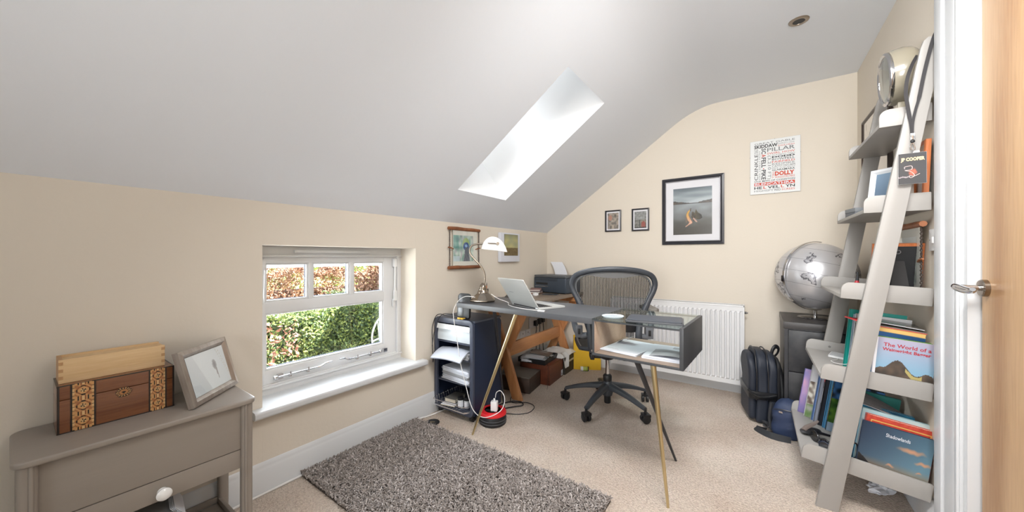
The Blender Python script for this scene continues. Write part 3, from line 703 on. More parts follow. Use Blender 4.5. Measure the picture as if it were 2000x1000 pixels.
wd(bk, 'HE', .087, .25, .858, .906, .02); wd(rd, 'L', .275, .335, .858, .906, .02); wd(bk, 'VEL', .36, .60, .858, .906, .02); wd(rd, 'L', .625, .685, .858, .906, .02); wd(bk, 'YN', .71, .893, .858, .906, .02)
wd(gy, 'HIGHSPY', .087, .48, .922, .956, 0); wd(bk, 'RED', .50, .62, .922, .956, 0); wd(rd, 'SCREES', .64, .893, .922, .956, 0)
wd(bk, 'CRINKLE', .09, .165, .245, .735, .0, 90); wd(gy, 'CRAGS', .09, .165, .155, .235, .0, 90); wd(gy, 'HIGH STREET PIKE', .18, .215, .2, .735, -.01, -90)
wd(bk, 'SC', .235, .325, .155, .255, .02, -90); wd(rd, 'A', .235, .325, .262, .318, .02, -90); wd(bk, 'FELL', .235, .325, .325, .51, .02, -90); wd(rd, '-', .27, .29, .522, .54, .02, -90); wd(bk, 'PIKE', .235, .325, .553, .735, .02, -90)
wd(gy, '(3,210 FT)', .345, .43, .3, .735, .0, -90)
rd.box(.087*PW, .893*PW, -.0012, -.0008, (1-.845)*PH, (1-.787)*PH)
for a, b_ in ((bk, INK), (rd, RED), (gy, GREYI), (wh, PAPER)): text(a, 0, 0, 0, 0, b_, K)['kind'] = 'stuff'

# hanging glass picture on left wall (also its twin on the ladder shelf)
def hanging(loc, rz, lab, grp=None, fn=None, M=None, cat='picture'):
    K = thing('hanging_picture', lab, cat, loc, rz, M=M); w, h = .355, .325
    for z in (0, h-.03):
        mb = MB(); mb.tube([(-w/2, 0, z+.013), (-w/4, -.002, z+.015), (0, 0, z+.013), (w/4, .002, z+.014), (w/2, 0, z+.013)], [.0125, .014, .013, .014, .012], 8); ob('wooden_bar', mb, BRANCH, K)
    for s in (-1, 1):
        for ph in (0, pi):
            mb = MB(); pts = [(s*(w/2-.012)+.003*cos(t*1.9+ph), -.002+.003*sin(t*1.9+ph), .03+(h-.065)*t/26) for t in range(27)]
            mb.tube([(s*(w/2-.012)-.008*cos(ph), -.002, .012)]+pts+[(s*(w/2-.012)+.008*cos(ph), -.002, h-.015)], .0022, 5); ob('rope', mb, ROPE, K)
        mb = MB(); mb.tube([(s*(w/2+.006), -.002, h*.5+.004), (s*(w/2-.02), -.004, h*.5), (s*(w/2-.052), -.001, h*.5-.008)], [.004, .005, .004], 7); ob('twig_peg', mb, BRANCH, K)
    ob('glass_plate', MB().box(-w/2+.05, w/2-.03, .001, .004, .02, h-.025), mat('glass_plate_back', (214, 214, 204), .2), K)
    if fn: pic('photo', .225, .20, 56, 50, fn, K, TR(-w/2+.052, .0002, .06), .3)
    glass_pane(K, -w/2+.05, w/2-.03, .02, h-.025, -.002)
    return K
def dog(u, v):
    b = mix(mix(C(196, 210, 200), C(110, 150, 140), .5+nz(u*7, v*5, 7)), C(150, 130, 150), max(0, nz(u*9, v*4, 2)))
    if u < .25 and v < .5: b = mix(b, C(90, 150, 140), .5)
    if (u-.62)**2/.03+(v-.33)**2/.06 < 1: b = mix(C(150, 176, 100), b, .2)
    if (u-.63)**2/.022+(v-.42)**2/.028 < 1: b = C(54, 86, 140)
    if abs(u-.66) < .07+.14*(v-.4) and v > .42: b = mix(C(66, 76, 92), C(96, 104, 116), nz(u*20, v*8)+.4)
    if (u-.63)**2+(v-.4)**2 < .0035: b = C(130, 170, 210)
    if v > .8 and u < .3: b = mix(b, C(190, 210, 220), .7)
    return b
hanging((-1.872, 2.038, 1.003), 90, 'dog photo behind glass hung by rope between two wooden bars, on the left wall', fn=dog)
# canvas print
K = thing('canvas_print', 'small white edged canvas print of yellow sky over a field, near the corner', 'picture', (-1.872, 2.636, 1.052), 90)
ob('canvas', MB().box(-.15, .15, -.017, .014, 0, .262), mat('white_canvas', (214, 216, 224), .8), K, bevel=.002)
def field(u, v):
    if v < .63: return mix(mix(C(158, 160, 130), C(196, 188, 130), .5+.7*nz(u*3, v*4)), C(120, 124, 100), max(0, .25-v)*2+abs(u-.5)*.4)
    return mix(C(128, 112, 74), C(96, 80, 52), .5+.8*nz(u*14, v*10, 2))
pic('print', .215, .19, 50, 46, field, K, TR(-.098, -.0185, .058), .6)
mb = MB(); mb.box(-.1, .119, -.0182, -.0172, .056, .250); ob('print_border', mb, mat('print_edge_dark', (80, 76, 64), .7), K)

# ================================================================== DESK
K = thing('writing_desk', 'slate grey desk with an open glass topped box at its right end', 'desk', (-.943, 1.902, 0), -2.8)
DX, DY, ZT = .698, .22, .79
xl = .278   # left side of the glazed box
ob('desktop', MB().box(-DX, xl-.001, -DY, DY, ZT-.030, ZT), SLATE, K, bevel=.0012)
mb = MB().box(-DX-.0006, -DX+.0005, -DY, DY, ZT-.029, ZT-.001); ob('edge_band', mb, mat('worn_beige_edge', (186, 174, 156), .6), K)
DGREY = mat('dark_grey_laminate', (62, 64, 67), .4)
rp = ob('end_panel', MB().box(DX-.016, DX, -DY, DY, ZT-.182, ZT), DGREY, K, bevel=.0008)
ob('end_panel', MB().box(xl, xl+.012, -DY, DY, ZT-.170, ZT-.012), DGREY, K, bevel=.0008)
ob('lining', MB().box(xl+.012, xl+.0135, -DY+.002, DY-.002, ZT-.168, ZT-.012), BEIGEW, K)
ob('bottom_panel', MB().box(xl, DX-.016, -DY, DY, ZT-.182, ZT-.171), DGREY, K, bevel=.0008)
ob('lining', MB().box(xl+.0135, DX-.0165, -DY+.004, DY-.004, ZT-.1705, ZT-.169), wood('taupe_lining', (164, 146, 130), (132, 116, 104), 'X', 12, .45), K)
ob('front_rail', MB().box(xl, DX-.016, -DY, -DY+.010, ZT-.012, ZT-.005), DGREY, K); ob('back_rail', MB().box(xl, DX-.016, DY-.010, DY, ZT-.012, ZT-.005), DGREY, K)
GTINT = glazing('glass_top', (.82, .88, .87)); ob('glass_top', MB().box(xl+.002, DX-.017, -DY+.001, DY-.001, ZT-.005, ZT), GTINT, K)
def leg(p, q, m, r0=.0128, r1=.006): ob('leg', MB().tube([p, (Vector(p)*.5+Vector(q)*.5), q], [r0, (r0+r1)*.52, r1], 14), m, K, smooth=True)
leg((-.232, -.172, .76), (-.483, -.290, 0), GOLD); leg((-.47, -.10, .76), (-.553, .11, 0), BLACKM)
leg((.566, -.196, .608), (.636, -.219, 0), GOLD); leg((.49, -.19, .608), (.578, .18, 0), BLACKM)
ob('leg_link', MB().tube([(.570, -.10, .33), (.595, -.207, .36)], .006, 8), BLACKM, K)

# papers inside the box
def sheetgrid(x0, x1, y0, y1, z, f, nx=8, ny=6): return [[(x0+(x1-x0)*i/nx, y0+(y1-y0)*j/ny, z+f(i/nx, j/ny)) for j in range(ny+1)] for i in range(nx+1)]
Rz = lambda x, y, z, a: Matrix.Translation((-.943, 1.902, 0)) @ Matrix.Rotation(R(-2.8), 4, 'Z') @ Matrix.Translation((x, y, z)) @ Matrix.Rotation(R(a), 4, 'Z')
zb = ZT-.1688
K = leafstack('document_pile', 'spread of white letters on the left side inside the glass topped box', 'papers', None, .19, .27, .010, 6, [PAPER], M=Rz(.40, -.03, zb, -7), jit=.006, seed=2)
ob('open_envelope', MB().sheet([[(-.085+.07*i/6, .02+.05*j/2, .012+.030*(i/6)**1.5) for j in range(3)] for i in range(7)], .001).sheet([[(-.080+.07*i/6, .022+.05*j/2, .014+.034*(i/6)**.7) for j in range(3)] for i in range(7)], .001), PAPERG, K)
text('Renewal notice', -.07, -.01, .0, .008, INK, K, M=TR(0, -.10, .0104, -90, 0, 0) @ Matrix.Scale(1, 4))
K = leafstack('document_pile', 'white letters with a folded corner on the right side inside the glass topped box', 'papers', None, .175, .27, .012, 6, [PAPER], M=Rz(.588, -.03, zb, 3), jit=.004, seed=3)
ob('folded_letter', MB().sheet(sheetgrid(-.06, .08, -.12, .02, .0125, lambda u, v: .006*sin(u*3)+.010*u*(1-v)), .0008), PAPERG, K)
mb = MB()
for q in range(5): mb.box(.01, .06-.01*(q % 2), .07+.01*q, .072+.01*q, .0124, .0128)
ob('print_lines', mb, INK, K)
# things on the desk
K = thing('glass_coaster', 'round textured clear glass dish on the glass end of the desk', 'dish', M=Rz(.352, -.135, ZT+.0003, 0))
gl = mat('rippled_glass', (225, 238, 244), .15, spec=1, trans=.35, bump=(60, .004))
ob('dish', MB().lathe([(0, 0), (.044, 0), (.050, .004), (.055, .010), (.053, .011), (.045, .006), (.03, .009), (.012, .006), (0, .008)], 36), gl, K, smooth=True)
K = thing('tablet_folder', 'dark charcoal tablet case lying flat on the glass end of the desk', 'tablet', M=Rz(.548, -.105, ZT+.0005, 12))
ob('case', MB().prism(rrect(-.125, .125, -.085, .085, .008, 4), 0, .0095), DARKG, K, bevel=.002)
ob('tablet', MB().prism(rrect(-.118, .118, -.079, .079, .007, 4), .0097, .014), mat('charcoal_cover', (66, 70, 78), .5), K, bevel=.001)

# laptop
hx = Vector((.92, -.39, 0)); a = math.degrees(math.atan2(hx.y, hx.x))
K = thing('laptop', 'open silver laptop on the desk, its lid back towards the viewer', 'laptop', (-1.162, 1.796, ZT+.0006), a)
SIL = mat('silver_laptop', (206, 208, 206), .3, .35); w = .1435
ob('base', MB().prism(rrect(-w, w, .0, .205, .008, 4), 0, .012), SIL, K, bevel=.003)
mb = MB()
for r_ in range(5):
    for c_ in range(14): mb.box(-w+.012+c_*.0188, -w+.012+c_*.0188+.0155, .028+.018*r_, .028+.018*r_+.0145, .0122, .0132)
tag(ob('keyboard', mb, BLACKP, K), kind='stuff'); ob('trackpad', MB().box(-.045, .045, .135, .195, .0118, .0124), mat('trackpad', (170, 172, 174), .3), K)
Lm = TR(0, .004, .011, 33, 0, 0)
ob('lid', MB().prism(rrect(-w, w, 0, .198, [.006, .006, .001, .001], 4), -.0035, .0025, 'y', Lm), SIL, K, bevel=.0015)
ob('screen', MB().box(-w+.006, w-.006, .0028, .0034, .01, .19, Lm), BLACKP, K); ob('hinge', MB().cyl(.005, -w+.03, w-.03, 12, TR(0, .002, .0085), 'x'), BLACKM, K)
text('SAMSUNG', -.025, .025, .096, .102, GREYI, K, M=Lm @ TR(-.065, -.0042, 0), name='lettering')
# banker's lamp
K = thing('desk_lamp', 'brushed nickel lamp with curved stem and white glass shade, on the desk', 'lamp', (-1.548, 1.868, ZT+.0005), 34.9)
ob('base', MB().lathe([(.086, 0), (.090, .006), (.090, .014), (.084, .017), (.078, .022), (.066, .036), (.062, .040), (.048, .052), (.038, .062), (.034, .066)], 8, TR(rz=22.5)), BRUSH, K, bevel=.0015, ang=20)
ob('foot_pad', MB().lathe([(.082, -.0003), (.082, .003)], 8, TR(rz=22.5)), BLACKP, K)
ob('base_dome', MB().lathe([(.038, .060), (.037, .068), (.032, .075), (.030, .082), (.030, .086), (.024, .090), (.022, .104), (.018, .114), (.011, .122), (.008, .128)], 28), BRUSH, K, smooth=True)
LP = [(.007, .12), (.013, .15), (.008, .20), (-.02, .25), (-.058, .29), (-.085, .325), (-.091, .355), (-.078, .383), (-.048, .394), (-.02, .396), (.012, .397)]
ob('stem', MB().tube([(x, 0, z) for x, z in LP], .0062, 12, smooth=4), BRUSH, K, smooth=True)
mb = MB(); mb.tube([(.004, .0, .397), (.02, -.02, .397), (.04, -.078, .398), (.06, -.092, .397), (.105, -.092, .396)], .0035, 8, smooth=4); ob('yoke', mb, BRUSH, K, smooth=True)
mb = MB(); mb.tube([(.004, .0, .397), (.02, .02, .397), (.04, .078, .398), (.06, .092, .397), (.105, .092, .396)], .0035, 8, smooth=4); ob('yoke', mb, BRUSH, K, smooth=True)
ob('shade_knob', MB().cyl(.010, -.096, -.086, 18, TR(.106, 0, .396), 'y'), BRUSH, K, smooth=True); ob('shade_knob', MB().cyl(.010, .086, .096, 18, TR(.106, 0, .396), 'y'), BRUSH, K, smooth=True)
ob('socket', MB().tube([(.0, 0, .392), (.025, 0, .386), (.04, 0, .384)], [.007, .009, .008], 12), GOLD, K, smooth=True)
S = [(-.004, .360), (.002, .385), (.018, .415), (.045, .437), (.078, .441), (.108, .432), (.135, .408), (.155, .375), (.168, .340)]
g = []; NS = 18
for i in range(NS+1):
    y = -.087+.174*i/NS; q = abs(2*i/NS-1); k = sqrt(max(0, 1-max(0, (q-.72)/.28)**2.2)); k = .12+.88*k
    g.append([(.08+(x-.08)*k, y, .352+(z-.352)*k) for x, z in [(p.x, p.y) for p in crv([(x, z, 0) for x, z in S], 3)]])
mb = MB().sheet(g, .003)
mb.prism([(.08+(x-.08)*.15, .352+(z-.352)*.15) for x, z in S], -.088, -.086, 'y'); mb.prism([(.08+(x-.08)*.15, .352+(z-.352)*.15) for x, z in S], .086, .088, 'y')
ob('shade', mb, mat('opal_glass', (246, 246, 244), .15, coat=.5), K, smooth=True, ang=60)

# ================================================================== TRESTLE TABLE
K = thing('trestle_table', 'trestle table with crossed orange wood legs along the left wall', 'table', (-1.66, 2.74, 0))
ob('tabletop', MB().box(-.205, .21, -.60, .61, .712, .740), GREYW, K, bevel=.003)
def xframe(y, mir=1):
    def bar(x0, z0, x1, z1, w, t0, t1):
        n = w/2; mb = MB(); d = 1 if x1 > x0 else -1
        hw = w/2
        mb.prism([(x0-hw, z0), (x0+hw, z0), (x1+hw, z1), (x1-hw, z1)], t0, t1, 'y'); return mb
    ob('leg', bar(.155, 0, -.085, .66, .085, y-.032, y-.0), ORANGEW, K, bevel=.003)
    ob('leg', bar(-.16, 0, .175, .66, .085, y+.0005, y+.032), ORANGEW, K, bevel=.003)
    ob('top_rail', MB().prism([(-.19, .66), (.21, .66), (.225, .711), (-.19, .711)], y-.035, y+.035, 'y'), ORANGEW, K, bevel=.003)
    ob('block', MB().box(-.03, .03, y-.055, y-.0325, .31, .37), ORANGEW, K, bevel=.003)
xframe(-.49); xframe(.45)
ob('stretcher', MB().box(.015, .042, -.465, .415, .30, .405), ORANGEWY, K, bevel=.003)
# printer
PR = mat('dark_grey_printer', (60, 70, 82), .4)
K = thing('printer', 'dark grey inkjet printer on the trestle table in the room corner', 'printer', (-1.66, 3.175, .7415), -10)
ob('body', MB().prism(rrect(-.20, .20, -.125, .12, .012, 3), .006, .148), PR, K, bevel=.004)
ob('lid', MB().prism(rrect(-.20, .20, -.122, .12, .012, 3), .150, .172), mat('grey_lid', (84, 88, 92), .45), K, bevel=.004)
ob('control_panel', MB().box(-.19, .10, -.128, -.120, .118, .146), mat('printer_panel', (52, 60, 70), .3), K, bevel=.001)
ob('paper_slot', MB().box(-.17, -.02, -.1262, -.120, .078, .098), BLACKP, K); ob('trim_strip', MB().box(-.18, -.01, -.1275, -.122, .058, .062), CHROME, K)
ob('foot', MB().box(-.18, .18, -.10, .10, 0, .006), BLACKP, K)
g = [[(-.10+.155*j-.10*t**1.2, .10+.045*t, .165+.135*t-.02*t*t*0) for j in range(2)] for t in [i/8 for i in range(9)]]
g = [[(p[0], p[1], p[2]+.012*sin(t*pi)) for p in row] for row, t in zip(g, [i/8 for i in range(9)])]
K2 = thing('printer_paper', 'sheet of white paper standing curved in the rear feed of the printer', 'paper', (-1.66, 3.175, .7415), -10)
ob('sheet', MB().sheet(g, .001), PAPER, K2, smooth=True)
# small things on trestle table
K = thing('pen_pot', 'square black pen pot on the trestle table behind the lamp', 'pen pot', (-1.79, 2.17, .741), 20)
mb = MB()
for q in ((-.03, -.028, -.03, .03), (.028, .03, -.03, .03), (-.03, .03, -.03, -.028), (-.03, .03, .028, .03)): mb.box(*q, 0, .10)
mb.box(-.03, .03, -.03, .03, 0, .003); ob('pot', mb, BLACKP, K)
for i, (dx, dy, h_, c, lab) in enumerate(((.012, .01, .145, (210, 130, 80), 'orange pencil standing in the black pen pot'), (-.016, .008, .125, (40, 42, 46), 'black marker standing in the black pen pot'), (.0, -.012, .132, (150, 40, 48), 'dark red pen standing in the black pen pot'), (.018, -.008, .128, (40, 52, 90), 'navy pen standing in the black pen pot'), (-.004, .018, .120, (236, 236, 236), 'white pen standing in the black pen pot'))):
    P_ = thing('pen', lab, 'pen', (-1.79+dx, 2.17+dy, .745), 0, 'pens in the black pot')
    r_ = .004 if i != 1 else .009
    ob('barrel', MB().tube([(0, 0, 0), (dx*.5, dy*.5, h_*.85)], r_, 8), mat('pen_%d' % i, c, .4), P_, smooth=True); ob('tip', MB().tube([(dx*.5, dy*.5, h_*.85), (dx*.6, dy*.6, h_)], [r_*.9, .0015 if i != 1 else .007], 8), BLACKP if i % 2 else mat('lead', (60, 60, 64), .5), P_, smooth=True)
K = thing('notebook', 'pale blue notebook on the trestle table, between lamp and laptop', 'notebook', (-1.63, 2.31, .741), 35)
ob('cover', MB().prism(rrect(-.055, .055, -.08, .08, .004, 2), 0, .014), mat('blue_notebook', (90, 130, 190), .4), K, bevel=.001); ob('pages', MB().box(-.052, .056, -.077, .077, .002, .012), PAPER, K)
K = thing('external_drive', 'black flat drive lying behind the lamp on the trestle table', 'drive', (-1.70, 2.44, .741), 30)
ob('case', MB().prism(rrect(-.06, .06, -.09, .09, .01, 4), 0, .024), BLACKP, K, bevel=.004); ob('front_panel', MB().box(-.05, .05, -.0915, -.0895, .006, .018), DARKG, K)
K = thing('book_pile', 'small pile of mixed papers beside the printer on the trestle table', 'papers', (-1.765, 2.93, .741), 20)
for i, c in enumerate(((150, 110, 100), (210, 205, 196), (96, 80, 84), (190, 180, 174), (130, 100, 96))):
    ob('booklet', MB().box(-.05, .05, -.065, .065, .010*i, .010*i+.0095, TR(.004*(i % 3), -.005*(i % 2), 0, 0, 0, 4*i-8)), mat('booklet_%d' % i, c, .6), K)
K = thing('computer_mouse', 'pale grey mouse on the trestle table in front of the small paper pile', 'mouse', (-1.68, 2.79, .741), 30)
ob('shell', MB().ball(.03, TR(0, 0, .002), 18, 10, (1, 1.7, .9)), WHITEP, K, smooth=True)
me = K.children[0].data
for v in me.vertices: v.co.z = max(0, v.co.z)
ob('wheel', MB().cyl(.006, -.003, .003, 12, TR(0, .028, .021), 'x'), DARKG, K)
K = thing('glass_plate', 'thin dark glass mat on the trestle table in front of the printer', 'mat', (-1.60, 2.93, .741), 12)
ob('mat', MB().prism(rrect(-.07, .07, -.05, .05, .006), 0, .004), mat('mat_dark', (84, 84, 84), .2), K)

# under the trestle table
DKB = wood('dark_brown_wood', (84, 66, 56), (58, 46, 40), 'Y', 12, .5)
def crate(name, lab, cat, loc, rz, w, d, h_, m, mt=None, wall=.01):
    K = thing(name, lab, cat, loc, rz)
    ob('front_panel', MB().box(-w/2, w/2, -d/2, -d/2+wall, 0, h_-.002), m, K, bevel=.0015); ob('back_panel', MB().box(-w/2, w/2, d/2-wall, d/2, 0, h_-.002), m, K, bevel=.0015)
    ob('side_panel', MB().box(-w/2, -w/2+wall, -d/2+wall, d/2-wall, 0, h_-.002), m, K); ob('side_panel', MB().box(w/2-wall, w/2, -d/2+wall, d/2-wall, 0, h_-.002), m, K)
    ob('lid', MB().box(-w/2+.001, w/2-.001, -d/2+.001, d/2-.001, h_-.0018, h_+.006), mt or m, K, bevel=.002); return K
crate('storage_box', 'dark brown box on the floor behind the near crossed legs', 'box', (-1.63, 2.475, 0), 9, .25, .24, .122, DKB, mat('grey_brown_top', (112, 106, 100), .7))  # lid greyer and lighter than the dark brown sides
K = crate('wooden_chest', 'red brown wooden box with a white label, under the trestle table', 'box', (-1.60, 2.765, 0), 5, .29, .30, .165, RBROWN, RBROWN)
lb = ob('label', MB().box(.1452, .1462, .105, .145, .012, .062), PAPER, K)
mb = MB()
for q in range(5): mb.box(.1463, .1467, .113+.0045*q, .1152+.0045*q, .018, .034)
ob('barcode', mb, INK, lb)
K = crate('document_box', 'dark grey box with a pale band, behind the red brown box', 'box', (-1.60, 3.06, 0), 3, .27, .235, .150, mat('dark_olive_box', (64, 60, 52), .6), mat('olive_lid', (92, 86, 74), .6))
ob('band', MB().box(.1345, .1365, -.118, .118, .098, .116), mat('cream_band', (206, 200, 176), .6), K)
K = thing('letter_tray', 'black tray of papers and a wallet on top of the red brown box', 'tray', (-1.62, 2.735, .172), 5)
mb = MB().box(-.13, .13, -.14, .14, 0, .004)
for q in ((-.13, -.126, -.14, .14), (.126, .13, -.14, .14), (-.13, .13, -.14, -.136), (-.13, .13, .136, .14)): mb.box(*q, .004, .040)
ob('tray', mb, BLACKP, K)
leafstack('document_pile', 'white papers heaped in the black tray under the trestle table', 'papers', (-1.63, 2.70, .178), .20, .20, .045, 10, [PAPER, PAPERG], 14, .008, 9)
K = thing('leather_wallet', 'brown grey folder with a loose cord on the papers in the black tray', 'folder', (-1.60, 2.76, .224), 12)
ob('cover', MB().sheet(sheetgrid(-.09, .09, -.07, .07, .006, lambda u, v: .007*sin(u*4+1)+.004*sin(v*5)), .006), mat('taupe_leather', (104, 92, 84), .5), K, smooth=True)
ob('cord', MB().tube([(.0, -.03, .024), (.03, -.05, .026), (.07, -.03, .024), (.04, .0, .026), (.01, -.01, .024), (.05, .03, .024)], .0018, 6, smooth=5), mat('grey_cord', (150, 150, 150), .6), K, smooth=True)
K = thing('plastic_bag', 'crumpled white plastic bag on the box by the far crossed legs', 'bag', (-1.585, 3.02, .158), 0)
rnd = random.Random(4); g = []
for i in range(15):
    row = []
    for j in range(15):
        u, v = i/14, j/14; x = -.13+.27*u; y = -.16+.30*v; e = max(abs(u-.5), abs(v-.5))*2
        z = .016+.042*(1-e**3)+.022*nz(u*5, v*5, 2)*(1-e*.5)+.008*nz(u*14, v*14)
        if u > .86 and .2 < v < .5: z -= .10*(u-.86)/.14; x -= .0
        row.append((x+.01*nz(u*8, v*8, 5), y+.01*nz(u*8, v*8, 9), max(z, .006) if not (u > .86 and .2 < v < .5) else z))
    g.append(row)
ob('bag', MB().sheet(g, .0012), mat('white_polythene', (226, 226, 224), .35), K, smooth=True)
# magazine file
K = thing('magazine_file', 'bright yellow magazine file on the floor by the radiator corner', 'magazine file', (-1.365, 3.262, 0), 28)
YEL = mat('yellow_card', (226, 182, 40), .5)
def side(y): return MB().prism([(-.14, 0), (.12, 0), (.12, .10), (.10, .12), (-.06, .31), (-.14, .315)], y, y+.003, 'y')
ob('side_panel', side(-.05), YEL, K); ob('side_panel', side(.047), YEL, K); ob('spine_panel', MB().box(-.14, -.137, -.05, .05, 0, .315), YEL, K)
mb = MB(); mb.box(.117, .12, -.05, .05, 0, .055); mb.box(.117, .12, -.05, -.013, .055, .10); mb.box(.117, .12, .013, .05, .055, .10); ob('front_panel', mb, YEL, K)
ob('bottom', MB().box(-.137, .117, -.047, .047, 0, .003), YEL, K); ob('finger_ring', MB().tube([(.1205, .013*cos(t*pi/6), .07+.013*sin(t*pi/6)) for t in range(12)], .0015, 6, closed=True), BLACKP, K)
K = thing('cardboard_tube', 'green and white tube with a dark end, lying beside the yellow magazine file', 'tube', (-1.355, 3.165, .0215), -62)
ob('tube', MB().cyl(.021, -.04, .03, 24, None, 'y'), mat('lime_label', (170, 184, 70), .5), K, smooth=True); ob('band', MB().cyl(.0213, -.04, -.015, 24, None, 'y').cyl(.0213, .0, .002, 24, None, 'y'), WHITEP, K, smooth=True); ob('end_cap', MB().lathe([(.0, .028), (.015, .028), (.0215, .034), (.0215, .03), (.0215, .026)], 24, None, 'y'), BLACKP, K, smooth=True)

# sockets and plugs on the left wall
def socket(lab, y0, y1, z0, z1, name='wall_socket', cat='socket'):
    K = thing(name, lab, cat, (XA+.0005, (y0+y1)/2, (z0+z1)/2)); ob('plate', MB().prism(rrect(-(y1-y0)/2, (y1-y0)/2, -(z1-z0)/2, (z1-z0)/2, .004), 0, .010, 'x'), WHITEP, K, bevel=.001)
    return K
K = socket('white double socket above the others on the left wall, three black plugs in it', 3.0, 3.18, .37, .48)
ob('switch', MB().box(.010, .013, -.03, -.018, -.005, .015), WHITEP, K)
for i, y in enumerate((3.10, 3.17, 3.24)):
    P_ = thing('power_plug', ['nearest of the three black plugs on the left wall', 'middle one of the three black plugs on the left wall', 'farthest of the three black plugs, by the corner'][i], 'plug', (XA+.012, y, .415+.008*i), group='black plugs in the wall socket')
    ob('body', MB().prism(rrect(-.024, .024, -.028, .028, .008, 3), .0, .03, 'x'), BLACKP, P_, bevel=.004); ob('cable', MB().tube([(.018, 0, -.026), (.022, 0, -.06), (.02, .01*(i-1), -.12), (.03, -.02, -.2), (.05, -.05, -.28), (.07, -.06, -.37)], .004, 8, smooth=4), BLACKP, P_, smooth=True)
K = socket('white single socket low on the left wall under the trestle table', 2.84, 2.925, .285, .37)
ob('pin_slot', MB().box(.010, .0106, -.004, .004, .008, .02), BLACKP, K); ob('switch', MB().box(.010, .013, .02, .03, -.01, .01), WHITEP, K)
K = socket('white single socket low on the left wall, right of the other low one', 2.935, 3.02, .285, .37)
ob('pin_slot', MB().box(.010, .0106, -.004, .004, .008, .02), BLACKP, K); ob('switch', MB().box(.010, .013, .02, .03, -.01, .01), WHITEP, K)

# ================================================================== NAVY PRINTER CABINET
K = thing('office_trolley', 'navy blue open fronted office trolley on castors left of the desk', 'trolley', (-1.70, 1.885, 0))
hw, dp = .180, .155; NV = NAVY
FR = mat('navy_grey_edge', (66, 72, 88), .4)
for s in (-1, 1):
    ob('side_panel', MB().prism([(-dp+.02, .045), (dp, .045), (dp, .64), (dp-.02, .66), (-dp+.02, .66)], s*hw-(.012 if s > 0 else 0), s*hw+(.012 if s < 0 else 0), 'x'), NV, K)
ob('top_panel', MB().box(-hw, hw, -dp+.02, dp, .660, .672), mat('grey_blue_top', (86, 92, 106), .45), K, bevel=.002)
ob('back_panel', MB().box(-hw+.012, hw-.012, dp-.01, dp-.002, .05, .66), BLACKP, K)
# rounded front bezel
mb = MB(); o_ = rrect(-hw, hw, .04, .676, .035, 5); i_ = rrect(-hw+.026, hw-.026, .062, .640, .012, 5); n = len(o_)
vs = [(a, y, b_) for y in (-dp, -dp+.02) for a, b_ in o_]+[(a, y, b_) for y in (-dp, -dp+.02) for a, b_ in i_]; fs = []
for i in range(n):
    k = (i+1) % n; fs += [(i, k, 2*n+k, 2*n+i), (n+i, n+k, 3*n+k, 3*n+i), (i, k, n+k, n+i), (2*n+i, 2*n+k, 3*n+k, 3*n+i)]
ob('front_bezel', mb.add(vs, fs), FR, K, bevel=.002, ang=60)
for z in (.505, .232, .056): ob('shelf', MB().box(-hw+.012, hw-.012, -dp+.012, dp-.01, z, z+.010), FR, K, bevel=.001)
FROST = mat('frosted_plastic', (206, 214, 218), .25, coat=.3)
d = ob('frosted_drawer', MB().prism([(-.150, .520), (-.150, .560), (-.143, .600), (-.135, .602), (.0, .602), (.0, .518)], -hw+.027, hw-.027, 'x'), FROST, K, bevel=.003)
ob('drawer_lip', MB().prism([(-.160, .598), (-.150, .632), (-.143, .630), (-.150, .597)], -hw+.027, hw-.027, 'x'), mat('clear_lip', (226, 230, 232), .2), d, bevel=.001)
for sx in (-1, 1):
    for sy in (-1, 1):
        ob('castor', MB().cyl(.017, -.014, .014, 18, TR(sx*(hw-.035), sy*(dp-.035), .0175), 'x').box(sx*(hw-.035)-.018, sx*(hw-.035)+.018, sy*(dp-.035)-.014, sy*(dp-.035)+.016, .026, .046), BLACKP, K, smooth=True)
# wire basket
WIRE = mat('wire_chrome', (220, 220, 224), .2, .9)
wb = MB(); y0, y1 = -.205, .12
for z, yy, xx in ((.070, y0+.02, hw-.03), (.080, y0+.008, hw-.026), (.118, y0, hw-.024)): 
    wb.tube([(-xx, .10, z+.0), (-xx, yy+.03, z), (-xx+.02, yy, z), (xx-.02, yy, z), (xx, yy+.03, z), (xx, .10, z)], .0022, 6)
for i in range(12): wb.tube([(-.13+.0236*i, y0+.02, .070), (-.13+.0236*i, .10, .070)], .0014, 5)
for i in range(6): wb.tube([(-hw+.03, y0+.05+.045*i, .070), (-hw+.026, y0+.05+.045*i, .12), (-hw+.026, y0+.065+.045*i, .13), (-hw+.028, y0+.08+.045*i, .07)], .0018, 5)
tag(ob('wire_basket', wb, WIRE, K, smooth=True), kind='stuff')
bx, by = -1.70, 1.885
KP = thing('document_pile', 'papers and magazines jutting out of the upper open shelf of the navy trolley', 'papers', (bx, by, 0))
# intermediate shelf carrying them
ob('shelf', MB().box(-hw+.012, hw-.012, -dp+.012, dp-.01, .395, .403), FR, K)
rnd = random.Random(5)
for i in range(6):
    t = .0075; ob('magazine', MB().box(-.10, .125, -.13-.006*(i % 3), .11, .404+t*i, .404+t*i+t*.85, TR(.004*(i % 2), 0, 0, 0, 0, 3*(i % 3)-3)), [PAPER, PAPERG, mat('newsprint', (196, 200, 206), .7)][i % 3], KP)
g = [[(-.15+.26*u+.02*v, -.10-.135*v*(1-.1*u), .452+.010*sin(3*u)-.045*v*v) for v in [j/8 for j in range(9)]] for u in [i/8 for i in range(9)]]
ob('newspaper', MB().sheet(g, .010), mat('newsprint_blue', (206, 212, 224), .7), KP, smooth=True)
g = [[(-.13+.20*u, -.09-.10*v, .438-.035*v*v) for v in [j/5 for j in range(6)]] for u in [i/5 for i in range(6)]]
